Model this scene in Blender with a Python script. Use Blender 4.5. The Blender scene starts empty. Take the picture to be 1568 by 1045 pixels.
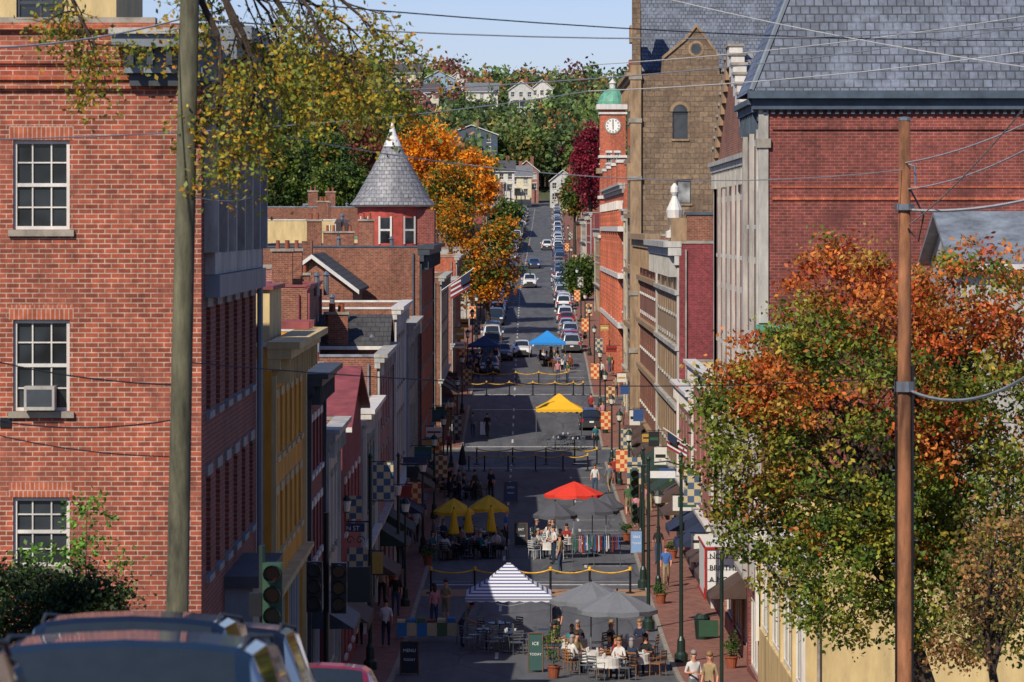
import bpy, math, random, bmesh
import numpy as np
from mathutils import Vector, Matrix
random.seed(7); rng=np.random.default_rng(7)
F=5880.; CX=784.; HZ=349.; CZ=15.7
def X(u,y): return (u-CX)/F*y
def Z(v,y): return CZ-(v-HZ)/F*y
GY=[-60,0,21,27,45,80,100,112,122,130,138,146,255,265,278,295,310,340,400,494,620,777,900,960]
GZ=[21,14.1,11.75,11.2,9.1,5.0,2.8,1.6,.8,.35,.08,0,0,.25,.8,1.6,2.3,3.7,5.4,8.0,11.4,15.9,20.2,22.5]
def ground(y): return float(np.interp(y,GY,GZ))
def gy(v,y0=104.):
    y=y0
    while y<1000:
        if Z(v,y)<=ground(y): return y
        y+=.25
    return y
def XC(y): return .0045*y if y<480 else 2.16+(y-480)*.0105
def XL(y): return XC(y)-6.3
def XR(y): return XC(y)+7.5
C=bpy.context.scene.collection
def lin(h):
    c=[int(h[i:i+2],16)/255 for i in (0,2,4)]
    return tuple((x/12.92 if x<=.04045 else ((x+.055)/1.055)**2.4) for x in c)
# ---------------- materials
MC={}
def newmat(name):
    m=bpy.data.materials.new(name); m.use_nodes=True
    nt=m.node_tree; b=nt.nodes['Principled BSDF']; return m,nt,b
def M(name,col,rough=.8,var=.18,scale=1.5,metal=0.,bump=0.,streak=False):
    if name in MC: return MC[name]
    if isinstance(col,str): col=lin(col)
    m,nt,b=newmat(name); N=nt.nodes; Lk=nt.links
    b.inputs['Roughness'].default_value=rough; b.inputs['Metallic'].default_value=metal
    g=N.new('ShaderNodeNewGeometry'); mp=N.new('ShaderNodeMapping')
    Lk.new(g.outputs['Position'],mp.inputs['Vector'])
    mp.inputs['Scale'].default_value=(1,1,.25 if streak else 1)
    t=N.new('ShaderNodeTexNoise'); t.inputs['Scale'].default_value=scale; t.inputs['Detail'].default_value=6; t.inputs['Roughness'].default_value=.7
    Lk.new(mp.outputs[0],t.inputs['Vector'])
    r=N.new('ShaderNodeMapRange'); r.inputs[1].default_value=.3; r.inputs[2].default_value=.7
    r.inputs[3].default_value=1-var*1.8; r.inputs[4].default_value=1+var
    Lk.new(t.outputs['Fac'],r.inputs[0])
    x=N.new('ShaderNodeVectorMath'); x.operation='SCALE'; x.inputs[0].default_value=col
    Lk.new(r.outputs[0],x.inputs['Scale']); Lk.new(x.outputs[0],b.inputs['Base Color'])
    if bump:
        bp=N.new('ShaderNodeBump'); bp.inputs['Strength'].default_value=bump; bp.inputs['Distance'].default_value=.05
        Lk.new(t.outputs['Fac'],bp.inputs['Height']); Lk.new(bp.outputs[0],b.inputs['Normal'])
    MC[name]=m; return m
def wallmap(nt):
    N=nt.nodes; Lk=nt.links
    g=N.new('ShaderNodeNewGeometry'); sn=N.new('ShaderNodeSeparateXYZ'); sp=N.new('ShaderNodeSeparateXYZ')
    Lk.new(g.outputs['True Normal'],sn.inputs[0]); Lk.new(g.outputs['Position'],sp.inputs[0])
    ax=N.new('ShaderNodeMath'); ax.operation='ABSOLUTE'; Lk.new(sn.outputs[0],ax.inputs[0])
    ay=N.new('ShaderNodeMath'); ay.operation='ABSOLUTE'; Lk.new(sn.outputs[1],ay.inputs[0])
    gt=N.new('ShaderNodeMath'); gt.operation='GREATER_THAN'; Lk.new(ax.outputs[0],gt.inputs[0]); Lk.new(ay.outputs[0],gt.inputs[1])
    mx=N.new('ShaderNodeMix'); Lk.new(gt.outputs[0],mx.inputs[0]); Lk.new(sp.outputs[0],mx.inputs[2]); Lk.new(sp.outputs[1],mx.inputs[3])
    cb=N.new('ShaderNodeCombineXYZ'); Lk.new(mx.outputs[0],cb.inputs[0]); Lk.new(sp.outputs[2],cb.inputs[1])
    return cb.outputs[0],g.outputs['Position']
def brick(name,c1,c2,mortar,row=.085,width=.26,ms=.012,stain=.35,rough=.85,patch=None,bump=.4):
    if name in MC: return MC[name]
    m,nt,b=newmat(name); N=nt.nodes; Lk=nt.links
    v,pos=wallmap(nt); b.inputs['Roughness'].default_value=rough
    t=N.new('ShaderNodeTexBrick'); Lk.new(v,t.inputs['Vector'])
    t.inputs['Color1'].default_value=(*lin(c1),1); t.inputs['Color2'].default_value=(*lin(c2),1); t.inputs['Mortar'].default_value=(*lin(mortar),1)
    t.inputs['Scale'].default_value=1; t.inputs['Mortar Size'].default_value=ms; t.inputs['Mortar Smooth'].default_value=.3
    t.inputs['Brick Width'].default_value=width; t.inputs['Row Height'].default_value=row; t.inputs['Bias'].default_value=-.1
    col=t.outputs['Color']
    nb=N.new('ShaderNodeTexNoise'); nb.inputs['Scale'].default_value=5.; nb.inputs['Detail'].default_value=3; Lk.new(v,nb.inputs['Vector'])
    rb=N.new('ShaderNodeMapRange'); rb.inputs[1].default_value=.3; rb.inputs[2].default_value=.7; rb.inputs[3].default_value=.7; rb.inputs[4].default_value=1.25; Lk.new(nb.outputs['Fac'],rb.inputs[0])
    n=N.new('ShaderNodeTexNoise'); n.inputs['Scale'].default_value=.55; n.inputs['Detail'].default_value=7; n.inputs['Roughness'].default_value=.72
    mp=N.new('ShaderNodeMapping'); mp.inputs['Scale'].default_value=(1,1,.4); Lk.new(pos,mp.inputs['Vector']); Lk.new(mp.outputs[0],n.inputs['Vector'])
    r=N.new('ShaderNodeMapRange'); r.inputs[1].default_value=.34; r.inputs[2].default_value=.66; r.inputs[3].default_value=1-stain; r.inputs[4].default_value=1+stain*.5
    Lk.new(n.outputs['Fac'],r.inputs[0])
    mm=N.new('ShaderNodeMath'); mm.operation='MULTIPLY'; Lk.new(r.outputs[0],mm.inputs[0]); Lk.new(rb.outputs[0],mm.inputs[1])
    if patch:
        n2=N.new('ShaderNodeTexNoise'); n2.inputs['Scale'].default_value=.8; n2.inputs['Detail'].default_value=8; Lk.new(pos,n2.inputs['Vector'])
        r2=N.new('ShaderNodeMapRange'); r2.inputs[1].default_value=.52; r2.inputs[2].default_value=.64; r2.inputs[4].default_value=.6; Lk.new(n2.outputs['Fac'],r2.inputs[0])
        mx=N.new('ShaderNodeMix'); mx.data_type='RGBA'; Lk.new(r2.outputs[0],mx.inputs[0]); Lk.new(col,mx.inputs[6]); mx.inputs[7].default_value=(*lin(patch),1); col=mx.outputs[2]
    x=N.new('ShaderNodeVectorMath'); x.operation='SCALE'; Lk.new(col,x.inputs[0]); Lk.new(mm.outputs[0],x.inputs['Scale'])
    Lk.new(x.outputs[0],b.inputs['Base Color'])
    bp=N.new('ShaderNodeBump'); bp.inputs['Strength'].default_value=bump; bp.inputs['Distance'].default_value=.01
    bp.invert=True
    Lk.new(t.outputs['Fac'],bp.inputs['Height']); Lk.new(bp.outputs[0],b.inputs['Normal'])
    MC[name]=m; return m
def simple(name,col,rough=.5,metal=0.,coat=0.):
    if name in MC: return MC[name]
    if isinstance(col,str): col=lin(col)
    m,nt,b=newmat(name); b.inputs['Base Color'].default_value=(*col,1); b.inputs['Roughness'].default_value=rough; b.inputs['Metallic'].default_value=metal
    b.inputs['Coat Weight'].default_value=coat
    N=nt.nodes; t=N.new('ShaderNodeTexNoise'); t.inputs['Scale'].default_value=9
    g=N.new('ShaderNodeNewGeometry'); nt.links.new(g.outputs['Position'],t.inputs['Vector'])
    r=N.new('ShaderNodeMapRange'); r.inputs[3].default_value=.8; r.inputs[4].default_value=1.12; nt.links.new(t.outputs['Fac'],r.inputs[0])
    x=N.new('ShaderNodeVectorMath'); x.operation='SCALE'; x.inputs[0].default_value=col; nt.links.new(r.outputs[0],x.inputs['Scale']); nt.links.new(x.outputs[0],b.inputs['Base Color'])
    MC[name]=m; return m
def pattern(name,fn):
    m,nt,b=newmat(name); b.inputs['Roughness'].default_value=.8; fn(nt,b); MC[name]=m; return m
BR_A=brick('brick_orange','a85236','7c3924','b89c88',row=.098,width=.26,ms=.012,stain=.36,bump=.5,patch='8f5340')
BR_B=brick('brick_brown','8c5238','713e2a','907260')
BR_C=brick('brick_maroon_paint','84343a','742c30','8c4a44',stain=.3,patch='78363a')
BR_D=brick('brick_dark_red','853e34','6e322a','94665a',row=.1,width=.28,stain=.42,patch='64342f',bump=.6)
BR_E=brick('brick_bright','bc5834','a24a2e','a67862')
BR_F=brick('brick_pinkish','9c5a4c','884e42','a48a7c')
STONE=brick('stone_brown','867058','6c5946','5a4c3e',row=.36,width=.62,ms=.025,stain=.35,patch='705a46')
SLATE=brick('slate_roof','646c7a','4c5462','2e3238',row=.27,width=.3,ms=.022,stain=.28,bump=.9,rough=.55,patch='727a88')
SLATE2=brick('slate_grey','908f8c','707074','54555e',row=.24,width=.3,ms=.02,stain=.3,bump=.8,rough=.6)
SHING=brick('shingle_dark','4a4846','3e3d3d','2c2c2c',row=.2,width=.4,ms=.02,stain=.25)
CREAM=M('stucco_cream','c9b07c',var=.2,streak=True); YEL=M('stucco_yellow','d4922e',var=.2,streak=True)
WHITE=M('paint_white','cfcac0',.6,var=.16,streak=True); WHITED=M('paint_white_weathered','aca89e',.7,var=.3,streak=True)
GREYT=M('paint_grey_trim','767d82',.6,var=.2,streak=True); DGREY=M('paint_dark_grey','3a4044',.6,var=.25)
TAN=M('tan_stone','9a7f60',var=.3,streak=True,scale=2.5); PINK=M('paint_pink','a8685c',var=.2,streak=True); MAR=M('paint_maroon','6d2228',.7,var=.2)
STONET=M('stone_trim','988f80',var=.3); REDROOF=M('metal_roof_red','8a4442',.6,var=.25); GRROOF=M('roof_membrane','66645f',var=.35,scale=.6)
SILV=M('metal_roof_silver','8e959a',.45,var=.3,metal=.3); COPPER=M('copper_green','5f9a80',.6,var=.25)
BLUEG=M('paint_slate_blue','46535f',var=.25); OLIVE=M('paint_green_dark','1a2c25',.45,var=.2); TEAL=M('paint_teal','3d6a6c',.6,var=.2,streak=True)
WOODP=M('weathered_wood','8a5a3a',.9,var=.4,scale=3,streak=True,bump=.5); WOODG=M('weathered_wood_mossy','5d5a44',.9,var=.45,scale=3,streak=True,bump=.5)
BARK=M('bark','43362b',.95,var=.4,scale=6,bump=.8); ORB=M('terracotta','8e4a30',var=.2)
BLACK=M('black_metal','14171a',.4,var=.2); STEEL=M('galvanized','8b8f92',.4,metal=.7)
def glassmat(name,col,rough):
    m,nt,b=newmat(name); b.inputs['Roughness'].default_value=rough; b.inputs['Specular IOR Level'].default_value=.8
    N=nt.nodes; t=N.new('ShaderNodeTexNoise'); t.inputs['Scale'].default_value=.9; g=N.new('ShaderNodeNewGeometry'); nt.links.new(g.outputs['Position'],t.inputs['Vector'])
    r=N.new('ShaderNodeMapRange'); r.inputs[1].default_value=.35; r.inputs[2].default_value=.65; r.inputs[3].default_value=.4; r.inputs[4].default_value=1.8; nt.links.new(t.outputs['Fac'],r.inputs[0])
    x=N.new('ShaderNodeVectorMath'); x.operation='SCALE'; x.inputs[0].default_value=col; nt.links.new(r.outputs[0],x.inputs['Scale']); nt.links.new(x.outputs[0],b.inputs['Base Color'])
    bp=N.new('ShaderNodeBump'); bp.inputs['Strength'].default_value=.08; nt.links.new(t.outputs['Fac'],bp.inputs['Height']); nt.links.new(bp.outputs[0],b.inputs['Normal'])
    MC[name]=m; return m
GLASS=glassmat('window_glass',(.022,.026,.03),.07); GLASSB=glassmat('window_blind',(.25,.25,.23),.3)
# ---------------- mesh builder
class B:
    def __init__(s,name,loc=(0,0,0)):
        s.name=name; s.p={}; s.loc=Vector(loc); s.extra=[]
    def g(s,part,mat):
        return s.p.setdefault((part,mat.name),([],[],mat))
    def q(s,part,mat,pts):
        V,Fc,_=s.g(part,mat); n=len(V); V.extend(tuple(p) for p in pts); Fc.append(tuple(range(n,n+len(pts))))
    def box(s,part,mat,x0,x1,y0,y1,z0,z1):
        s.hexa(part,mat,[(x0,y0,z0),(x1,y0,z0),(x1,y1,z0),(x0,y1,z0),(x0,y0,z1),(x1,y0,z1),(x1,y1,z1),(x0,y1,z1)])
    def hexa(s,part,mat,P):
        V,Fc,_=s.g(part,mat); n=len(V); V.extend(tuple(p) for p in P)
        for f in ((0,3,2,1),(4,5,6,7),(0,1,5,4),(1,2,6,5),(2,3,7,6),(3,0,4,7)): Fc.append(tuple(n+i for i in f))
    def tube(s,part,mat,pts,rads,n=8,cap=True):
        V,Fc,_=s.g(part,mat); pts=[Vector(p) for p in pts]; base=len(V)
        if not hasattr(rads,'__len__'): rads=[rads]*len(pts)
        for i,p in enumerate(pts):
            d=(pts[min(i+1,len(pts)-1)]-pts[max(i-1,0)]); d=d.normalized() if d.length>1e-9 else Vector((0,0,1))
            a=d.cross(Vector((0,0,1)))
            if a.length<.05: a=Vector((1,0,0)) if abs(d.z)>.5 else d.cross(Vector((0,1,0)))
            a=(a-d*a.dot(d)).normalized(); b=d.cross(a)
            for k in range(n):
                t=2*math.pi*k/n; V.append(tuple(p+(a*math.cos(t)+b*math.sin(t))*rads[i]))
        for i in range(len(pts)-1):
            for k in range(n):
                Fc.append((base+i*n+k,base+i*n+(k+1)%n,base+(i+1)*n+(k+1)%n,base+(i+1)*n+k))
        if cap:
            Fc.append(tuple(base+k for k in range(n))); Fc.append(tuple(base+(len(pts)-1)*n+k for k in range(n)))
    def lathe(s,part,mat,c,prof,n=16,a0=0,sc=(1,1)):
        V,Fc,_=s.g(part,mat); base=len(V)
        for r,z in prof:
            for k in range(n):
                t=a0+2*math.pi*k/n; V.append((c[0]+r*math.cos(t)*sc[0],c[1]+r*math.sin(t)*sc[1],c[2]+z))
        for i in range(len(prof)-1):
            for k in range(n): Fc.append((base+i*n+k,base+i*n+(k+1)%n,base+(i+1)*n+(k+1)%n,base+(i+1)*n+k))
    def mesh(s,part):
        me=bpy.data.meshes.new(s.name); V=[];Fc=[];mi=[];ms=[]
        for (pn,mn),(v,f,m) in s.p.items():
            if m not in ms: ms.append(m)
            n=len(V); V+=v; Fc+=[tuple(i+n for i in q) for q in f]; mi+=[ms.index(m)]*len(f)
        me.from_pydata(V,[],Fc)
        for m in ms: me.materials.append(m)
        me.polygons.foreach_set('material_index',mi); me.update(); return me
    def done(s,smooth=(),rot=None):
        e=bpy.data.objects.new(s.name,None); C.objects.link(e); e.location=s.loc; e.empty_display_size=.2
        for (pn,mn),(v,f,m) in s.p.items():
            me=bpy.data.meshes.new(pn); me.from_pydata(v,[],f); me.materials.append(m)
            if pn in smooth: me.polygons.foreach_set('use_smooth',[True]*len(f))
            me.update(); o=bpy.data.objects.new(pn,me); C.objects.link(o); o.parent=e
        for o in s.extra: o.parent=e
        if rot: e.rotation_euler=rot
        s.e=e; return e
def inst(name,me,loc,rz=0,sc=1,rx=0):
    o=bpy.data.objects.new(name,me); C.objects.link(o); o.location=loc; o.rotation_euler=(rx,0,rz); o.scale=(sc,)*3 if not hasattr(sc,'__len__') else sc; return o
def text(b,s,loc,size,mat,rot=(math.pi/2,0,0),align='CENTER'):
    c=bpy.data.curves.new('lettering','FONT'); c.body=s; c.size=size; c.align_x=align; c.extrude=.004; c.materials.append(mat)
    o=bpy.data.objects.new('lettering',c); C.objects.link(o); o.location=loc; o.rotation_euler=rot; b.extra.append(o)
# ---------------- facades
class Fr:
    def __init__(s,p0,p1):
        s.p0=Vector(p0); d=Vector(p1)-s.p0; s.L=d.length; s.d=d/s.L; s.n=Vector((s.d.y,-s.d.x))
    def P(s,u,v,o=0.): p=s.p0+s.d*u+s.n*o; return (p.x,p.y,v)
    def box(s,b,part,mat,u0,u1,v0,v1,o0,o1):
        b.hexa(part,mat,[s.P(u0,v0,o1),s.P(u1,v0,o1),s.P(u1,v0,o0),s.P(u0,v0,o0),s.P(u0,v1,o1),s.P(u1,v1,o1),s.P(u1,v1,o0),s.P(u0,v1,o0)])
def facade(b,p0,p1,z0,z1,wins,wall,frame=None,trim=None,depth=.14):
    f=Fr(p0,p1); frame=frame or WHITE
    wins=[w for w in wins if w[0]>.02 and w[0]+w[2]<f.L-.02 and w[1]>z0 and w[1]+w[3]<z1]
    us=sorted({0.,f.L}|{round(w[0],4) for w in wins}|{round(w[0]+w[2],4) for w in wins})
    vs=sorted({z0,z1}|{round(w[1],4) for w in wins}|{round(w[1]+w[3],4) for w in wins})
    for i in range(len(us)-1):
        for j in range(len(vs)-1):
            cu=(us[i]+us[i+1])/2; cv=(vs[j]+vs[j+1])/2
            hole=any(w[0]<cu<w[0]+w[2] and w[1]<cv<w[1]+w[3] for w in wins)
            if not hole: b.q('walls',wall,[f.P(us[i],vs[j]),f.P(us[i+1],vs[j]),f.P(us[i+1],vs[j+1]),f.P(us[i],vs[j+1])])
    for w in wins:
        u,v,ww,h=[round(t,4) for t in w[:4]]; st=w[4] if len(w)>4 else 'sash'
        d=-depth
        for a,c in (((u,v),(u+ww,v)),((u+ww,v),(u+ww,v+h)),((u+ww,v+h),(u,v+h)),((u,v+h),(u,v))):
            b.q('walls',wall,[f.P(a[0],a[1],0),f.P(c[0],c[1],0),f.P(c[0],c[1],d-.06),f.P(a[0],a[1],d-.06)])
        gl=GLASS if random.random()<.75 or st in('shop','near') else GLASSB
        b.q('glass',gl,[f.P(u,v,d-.02),f.P(u+ww,v,d-.02),f.P(u+ww,v+h,d-.02),f.P(u,v+h,d-.02)])
        fw=.07 if st!='shop' else .1
        e=.003
        f.box(b,'window_frames',frame,u+e,u+fw,v+e,v+h-e,d-.015,d+.05); f.box(b,'window_frames',frame,u+ww-fw,u+ww-e,v+e,v+h-e,d-.015,d+.05)
        f.box(b,'window_frames',frame,u+fw,u+ww-fw,v+h-fw,v+h-e,d-.013,d+.048); f.box(b,'window_frames',frame,u+fw,u+ww-fw,v+e,v+fw,d-.013,d+.048)
        if st=='sash' or st=='near':
            f.box(b,'window_frames',frame,u+fw,u+ww-fw,v+h*.5-.035,v+h*.5+.035,d-.012,d+.04)
            if st=='near':
                for k in (1,2): f.box(b,'window_frames',frame,u+ww*k/3-.014,u+ww*k/3+.014,v+fw,v+h-fw,d-.011,d+.02)
                for k in (1,3): f.box(b,'window_frames',frame,u+fw,u+ww-fw,v+h*k/4-.014,v+h*k/4+.014,d-.01,d+.018)
            else: f.box(b,'window_frames',frame,u+ww/2-.02,u+ww/2+.02,v+fw,v+h-fw,d-.011,d+.02)
        if st=='shop':
            n=max(1,int(ww/1.2))
            for k in range(1,n): f.box(b,'window_frames',frame,u+ww*k/n-.04,u+ww*k/n+.04,v+fw,v+h-fw,d-.011,d+.03)
        if trim and st!='shop':
            f.box(b,'window_sills',trim,u-.1,u+ww+.1,v-.14,v-.003,-.05,.09)
            f.box(b,'window_lintels',trim,u-.08,u+ww+.08,v+h+.003,v+h+.22,-.05,.05)
    return f
def grid(L,rows,n,w,m=.8):
    out=[]
    if n<1: return out
    st=(L-2*m)/n
    for (v,h) in rows:
        for i in range(n): out.append((m+st*(i+.5)-w/2,v,w,h))
    return out
def cornice(b,f,z,mat,h=.7,proj=.45,br=None,u0=0,u1=None,part='cornice'):
    u1=f.L if u1 is None else u1; j=random.uniform(-.006,.006)
    f.box(b,part,mat,u0-j,u1+j,z-h,z-h*.6,-.1,proj*.3+j); f.box(b,part,mat,u0-.02-j,u1+.02,z-h*.6,z-h*.25,-.11,proj*.7+j)
    f.box(b,part,mat,u0-.05-j,u1+.05,z-h*.25,z+j,-.12,proj+j)
    if br:
        n=max(2,int((u1-u0)/br))
        for i in range(n):
            u=u0+(i+.5)*(u1-u0)/n; f.box(b,part,mat,u-.07,u+.07,z-h*1.5,z-h*.255,-.05,proj*.62)
def building(name,x0,x1,y0,y1,z1,wall,swall=None,side='L',floors=3,nwin=4,trim=STONET,ctrim=WHITE,roof=GRROOF,shop=True,shopmat=None,fwin=None,frame=None,cop=None,ch=.6,proj=.45,br=.9,awn=None,chim=0,pil=True,base=None):
    b=B(name); z0=(min(ground(y0),ground(y1),ground((y0+y1)/2))-.8) if base is None else base; gz=max(ground(y0),ground(y1)); swall=swall or wall
    facade(b,(x0,y0),(x1,y0),z0,z1,fwin or [],wall,frame,trim)
    L=y1-y0; sh=3.6; top=z1-.9; fh=(top-gz-sh)/max(1,floors-1) if floors>1 else 0
    rows=[(gz+sh+fh*i+fh*.22,fh*.6) for i in range(floors-1)]
    wins=grid(L,rows,nwin,1.05)
    if shop:
        k=max(1,int(L/5))
        for i in range(k): wins.append((.4+i*(L-.4)/k,gz+.45,(L-.4)/k-.5,2.35,'shop'))
    a,c=((x1,y0),(x1,y1)) if side=='L' else ((x0,y1),(x0,y0))
    f=facade(b,a,c,z0,z1,wins,swall,frame,trim)
    if side=='L': b.q('walls',wall,[(x0,y1,z0),(x0,y0,z0),(x0,y0,z1),(x0,y1,z1)])
    else: b.q('walls',wall,[(x1,y0,z0),(x1,y1,z0),(x1,y1,z1),(x1,y0,z1)])
    b.q('walls',wall,[(x1,y1,z0),(x0,y1,z0),(x0,y1,z1),(x1,y1,z1)])
    b.q('roof',roof,[(x0+.25,y0+.25,z1-.5),(x1-.25,y0+.25,z1-.5),(x1-.25,y1-.25,z1-.5),(x0+.25,y1-.25,z1-.5)])
    cop=cop or STONET
    for (ax,bx,ay,by) in ((x0,x1,y0-.04,y0+.28),(x0,x1,y1-.28,y1+.04)): b.box('coping',cop,ax,bx,ay,by,z1,z1+.1)
    ix=x0 if side=='L' else x1
    b.box('coping',cop,min(ix,ix+(.28 if side=='L' else -.28)),max(ix,ix+(.28 if side=='L' else -.28)),y0+.283,y1-.283,z1,z1+.1)
    for px in (x0+.26,x1-.26): b.q('walls',wall,[(px,y0+.26,z1-.6),(px,y1-.26,z1-.6),(px,y1-.26,z1),(px,y0+.26,z1)])
    for py_ in (y0+.26,y1-.26): b.q('walls',wall,[(x0+.26,py_,z1-.6),(x1-.26,py_,z1-.6),(x1-.26,py_,z1),(x0+.26,py_,z1)])
    cornice(b,f,z1+.12,ctrim,ch,proj,br)
    if shop: cornice(b,f,gz+sh-.2,shopmat or ctrim,.5,.3,None,part='shop_cornice')
    if pil:
        for k in (0.05,f.L-.4): f.box(b,'pilasters',ctrim,k,k+.35,gz,z1-ch*1.02,-.05,.11)
    if awn:
        n=max(1,int(L/7))
        for i in range(n):
            u=1+i*(L-1)/n; v=gz+3.0; e=min(4.5,(L-2)/n)
            P=[f.P(u,v-.7,1.3),f.P(u+e,v-.7,1.3),f.P(u+e,v+.1,.02),f.P(u,v+.1,.02)]
            b.q('awning',awn,P); b.q('awning',awn,[f.P(u,v-.95,1.3),f.P(u+e,v-.95,1.3),P[1],P[0]])
            b.q('awning',awn,[P[0],f.P(u,v-.7,.02),P[3]]); b.q('awning',awn,[P[1],f.P(u+e,v-.7,.02),P[2]])
    dx=x1-.35 if side=='L' else x0+.35
    b.tube('downpipe',cop,[(dx,y0-.09,z0),(dx,y0-.09,z1-.3)],.05,6)
    if (x1-x0)>6 and (y1-y0)>8:
        cx=x0+(x1-x0)*random.uniform(.3,.75); cy=y0+(y1-y0)*random.uniform(.2,.7)
        b.box('rooftop_unit',SILV,cx-.7,cx+.7,cy-.5,cy+.5,z1-.5,z1+.45); b.box('rooftop_unit_grille',DGREY,cx-.5,cx+.5,cy-.52,cy-.503,z1-.2,z1+.3)
    for i in range(chim):
        cx=x0+(x1-x0)*(.2+.6*random.random()); cy=y0+(y1-y0)*(.15+.7*random.random())
        b.box('chimney',wall if wall.name.startswith('brick') else BR_B,cx-.45,cx+.45,cy-.3,cy+.3,z1-.6,z1+1.5); b.box('chimney_cap',STONET,cx-.52,cx+.52,cy-.37,cy+.37,z1+1.5,z1+1.62)
        for k in (-.2,.2): b.lathe('chimney_pot',ORB,(cx+k,cy,z1+1.62),[(.1,0),(.08,.35),(.1,.37)],8)
        b.lathe('vent',STEEL,(cx+1.5,cy+.6,z1-.5),[(.12,0),(.12,.9),(.2,.92),(.02,1.1)],8)
    return b,f
# ---------------- terrain
def hill(x,y):
    c=abs(x-XC(min(y,960))); k=min(1,max(0,(c-22)/60)); h=0
    if y>420 and c>22: h+=k*min(1,(y-420)/350)*9
    if y>880: h+=(lambda t:t*t*(3-2*t))(min(1,(y-880)/330))*30*(1 if y>960 else k)
    if y>1210: h-=min(1,(y-1210)/500)*40
    h+= (math.sin(x*.013+y*.004)*3+math.sin(x*.031+2)*1.5)*min(1,max(0,(y-850)/200))*(k if y<960 else 1)
    return h
def terr(x,y): return ground(y)+hill(x,y)
ys=sorted(set(GY)|set(range(-60,420,40))|set(range(420,1400,20))|{1500,1700,2000,3000,6000})
xs=[-5000,-2500,-1500,-1000,-700]+list(range(-500,-60,25))+[-60,-40,-26,-12,0,15,28,40,60]+list(range(85,510,25))+[700,1000,1500,2500,5000]
m,nt,bs=newmat('ground_soil_grass'); bs.inputs['Roughness'].default_value=.95
g=nt.nodes.new('ShaderNodeNewGeometry'); t=nt.nodes.new('ShaderNodeTexNoise'); t.inputs['Scale'].default_value=.08; t.inputs['Detail'].default_value=8
nt.links.new(g.outputs['Position'],t.inputs['Vector']); r=nt.nodes.new('ShaderNodeValToRGB'); nt.links.new(t.outputs['Fac'],r.inputs[0])
r.color_ramp.elements[0].position=.35; r.color_ramp.elements[0].color=(.04,.055,.022,1); r.color_ramp.elements[1].position=.65; r.color_ramp.elements[1].color=(.10,.09,.05,1)
nt.links.new(r.outputs[0],bs.inputs['Base Color'])
V=[(x,y,terr(x,y)) for y in ys for x in xs]; nx=len(xs)
me=bpy.data.meshes.new('ground'); me.from_pydata(V,[],[(j*nx+i,j*nx+i+1,(j+1)*nx+i+1,(j+1)*nx+i) for j in range(len(ys)-1) for i in range(nx-1)]); me.materials.append(m)
C.objects.link(bpy.data.objects.new('ground',me))
def asph(nt,b):
    N=nt.nodes; L=nt.links; g=N.new('ShaderNodeNewGeometry')
    n=N.new('ShaderNodeTexNoise'); n.inputs['Scale'].default_value=.5; n.inputs['Detail'].default_value=10; n.inputs['Roughness'].default_value=.7; mp=N.new('ShaderNodeMapping'); mp.inputs['Scale'].default_value=(1.8,.2,1)
    L.new(g.outputs['Position'],mp.inputs[0]); L.new(mp.outputs[0],n.inputs['Vector'])
    n2=N.new('ShaderNodeTexNoise'); n2.inputs['Scale'].default_value=30; L.new(g.outputs['Position'],n2.inputs['Vector'])
    a=N.new('ShaderNodeMath'); a.operation='MULTIPLY_ADD'; L.new(n2.outputs['Fac'],a.inputs[0]); a.inputs[1].default_value=.35; L.new(n.outputs['Fac'],a.inputs[2])
    r=N.new('ShaderNodeValToRGB'); L.new(a.outputs[0],r.inputs[0]); r.color_ramp.elements[0].position=.5; r.color_ramp.elements[0].color=(.05,.053,.06,1); r.color_ramp.elements[1].position=.85; r.color_ramp.elements[1].color=(.11,.113,.12,1)
    v=N.new('ShaderNodeTexVoronoi'); v.feature='DISTANCE_TO_EDGE'; v.inputs['Scale'].default_value=.22; mp2=N.new('ShaderNodeMapping'); mp2.inputs['Scale'].default_value=(1.2,.5,1)
    ad=N.new('ShaderNodeVectorMath'); L.new(g.outputs['Position'],ad.inputs[0]); L.new(n.outputs['Color'],ad.inputs[1]); L.new(ad.outputs[0],mp2.inputs[0]); L.new(mp2.outputs[0],v.inputs['Vector'])
    lt=N.new('ShaderNodeMath'); lt.operation='LESS_THAN'; lt.inputs[1].default_value=.012; L.new(v.outputs['Distance'],lt.inputs[0])
    mx=N.new('ShaderNodeMix'); mx.data_type='RGBA'; ml=N.new('ShaderNodeMath'); ml.operation='MULTIPLY'; ml.inputs[1].default_value=.6; L.new(lt.outputs[0],ml.inputs[0]); L.new(ml.outputs[0],mx.inputs[0]); L.new(r.outputs[0],mx.inputs[6]); mx.inputs[7].default_value=(.025,.025,.028,1)
    L.new(mx.outputs[2],b.inputs['Base Color']); b.inputs['Roughness'].default_value=.85
ASPH=pattern('asphalt',asph)
PAVE2=M('pavement_brick','84584a',.9,var=.3,scale=3); CONC=M('concrete','8d867a',.9,var=.2,scale=2); TANP=M('crosswalk_brick','a07c5c',.9,var=.2,scale=3)
def strip(name,mat,fa,fb,ya,yb,off):
    yy=sorted({ya,yb}|{y for y in GY if ya<y<yb}|{y for y in range(0,1000,40) if ya<y<yb}|({480} if ya<480<yb else set()))
    V=[]
    for y in yy: V+= [(fa(y),y,ground(y)+off),(fb(y),y,ground(y)+off)]
    Fc=[(2*i,2*i+1,2*i+3,2*i+2) for i in range(len(yy)-1)]
    me=bpy.data.meshes.new(name); me.from_pydata(V,[],Fc); me.materials.append(mat); o=bpy.data.objects.new(name,me); C.objects.link(o)
    return o
HWL=4.6; HWR=5.0
CL=lambda y: XC(y)-HWL
CR=lambda y: XC(y)+HWR
strip('road',ASPH,CL,CR,-50,960,.012)
CROSS=[(256,266,'a'),(299,307,'b')]
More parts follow.
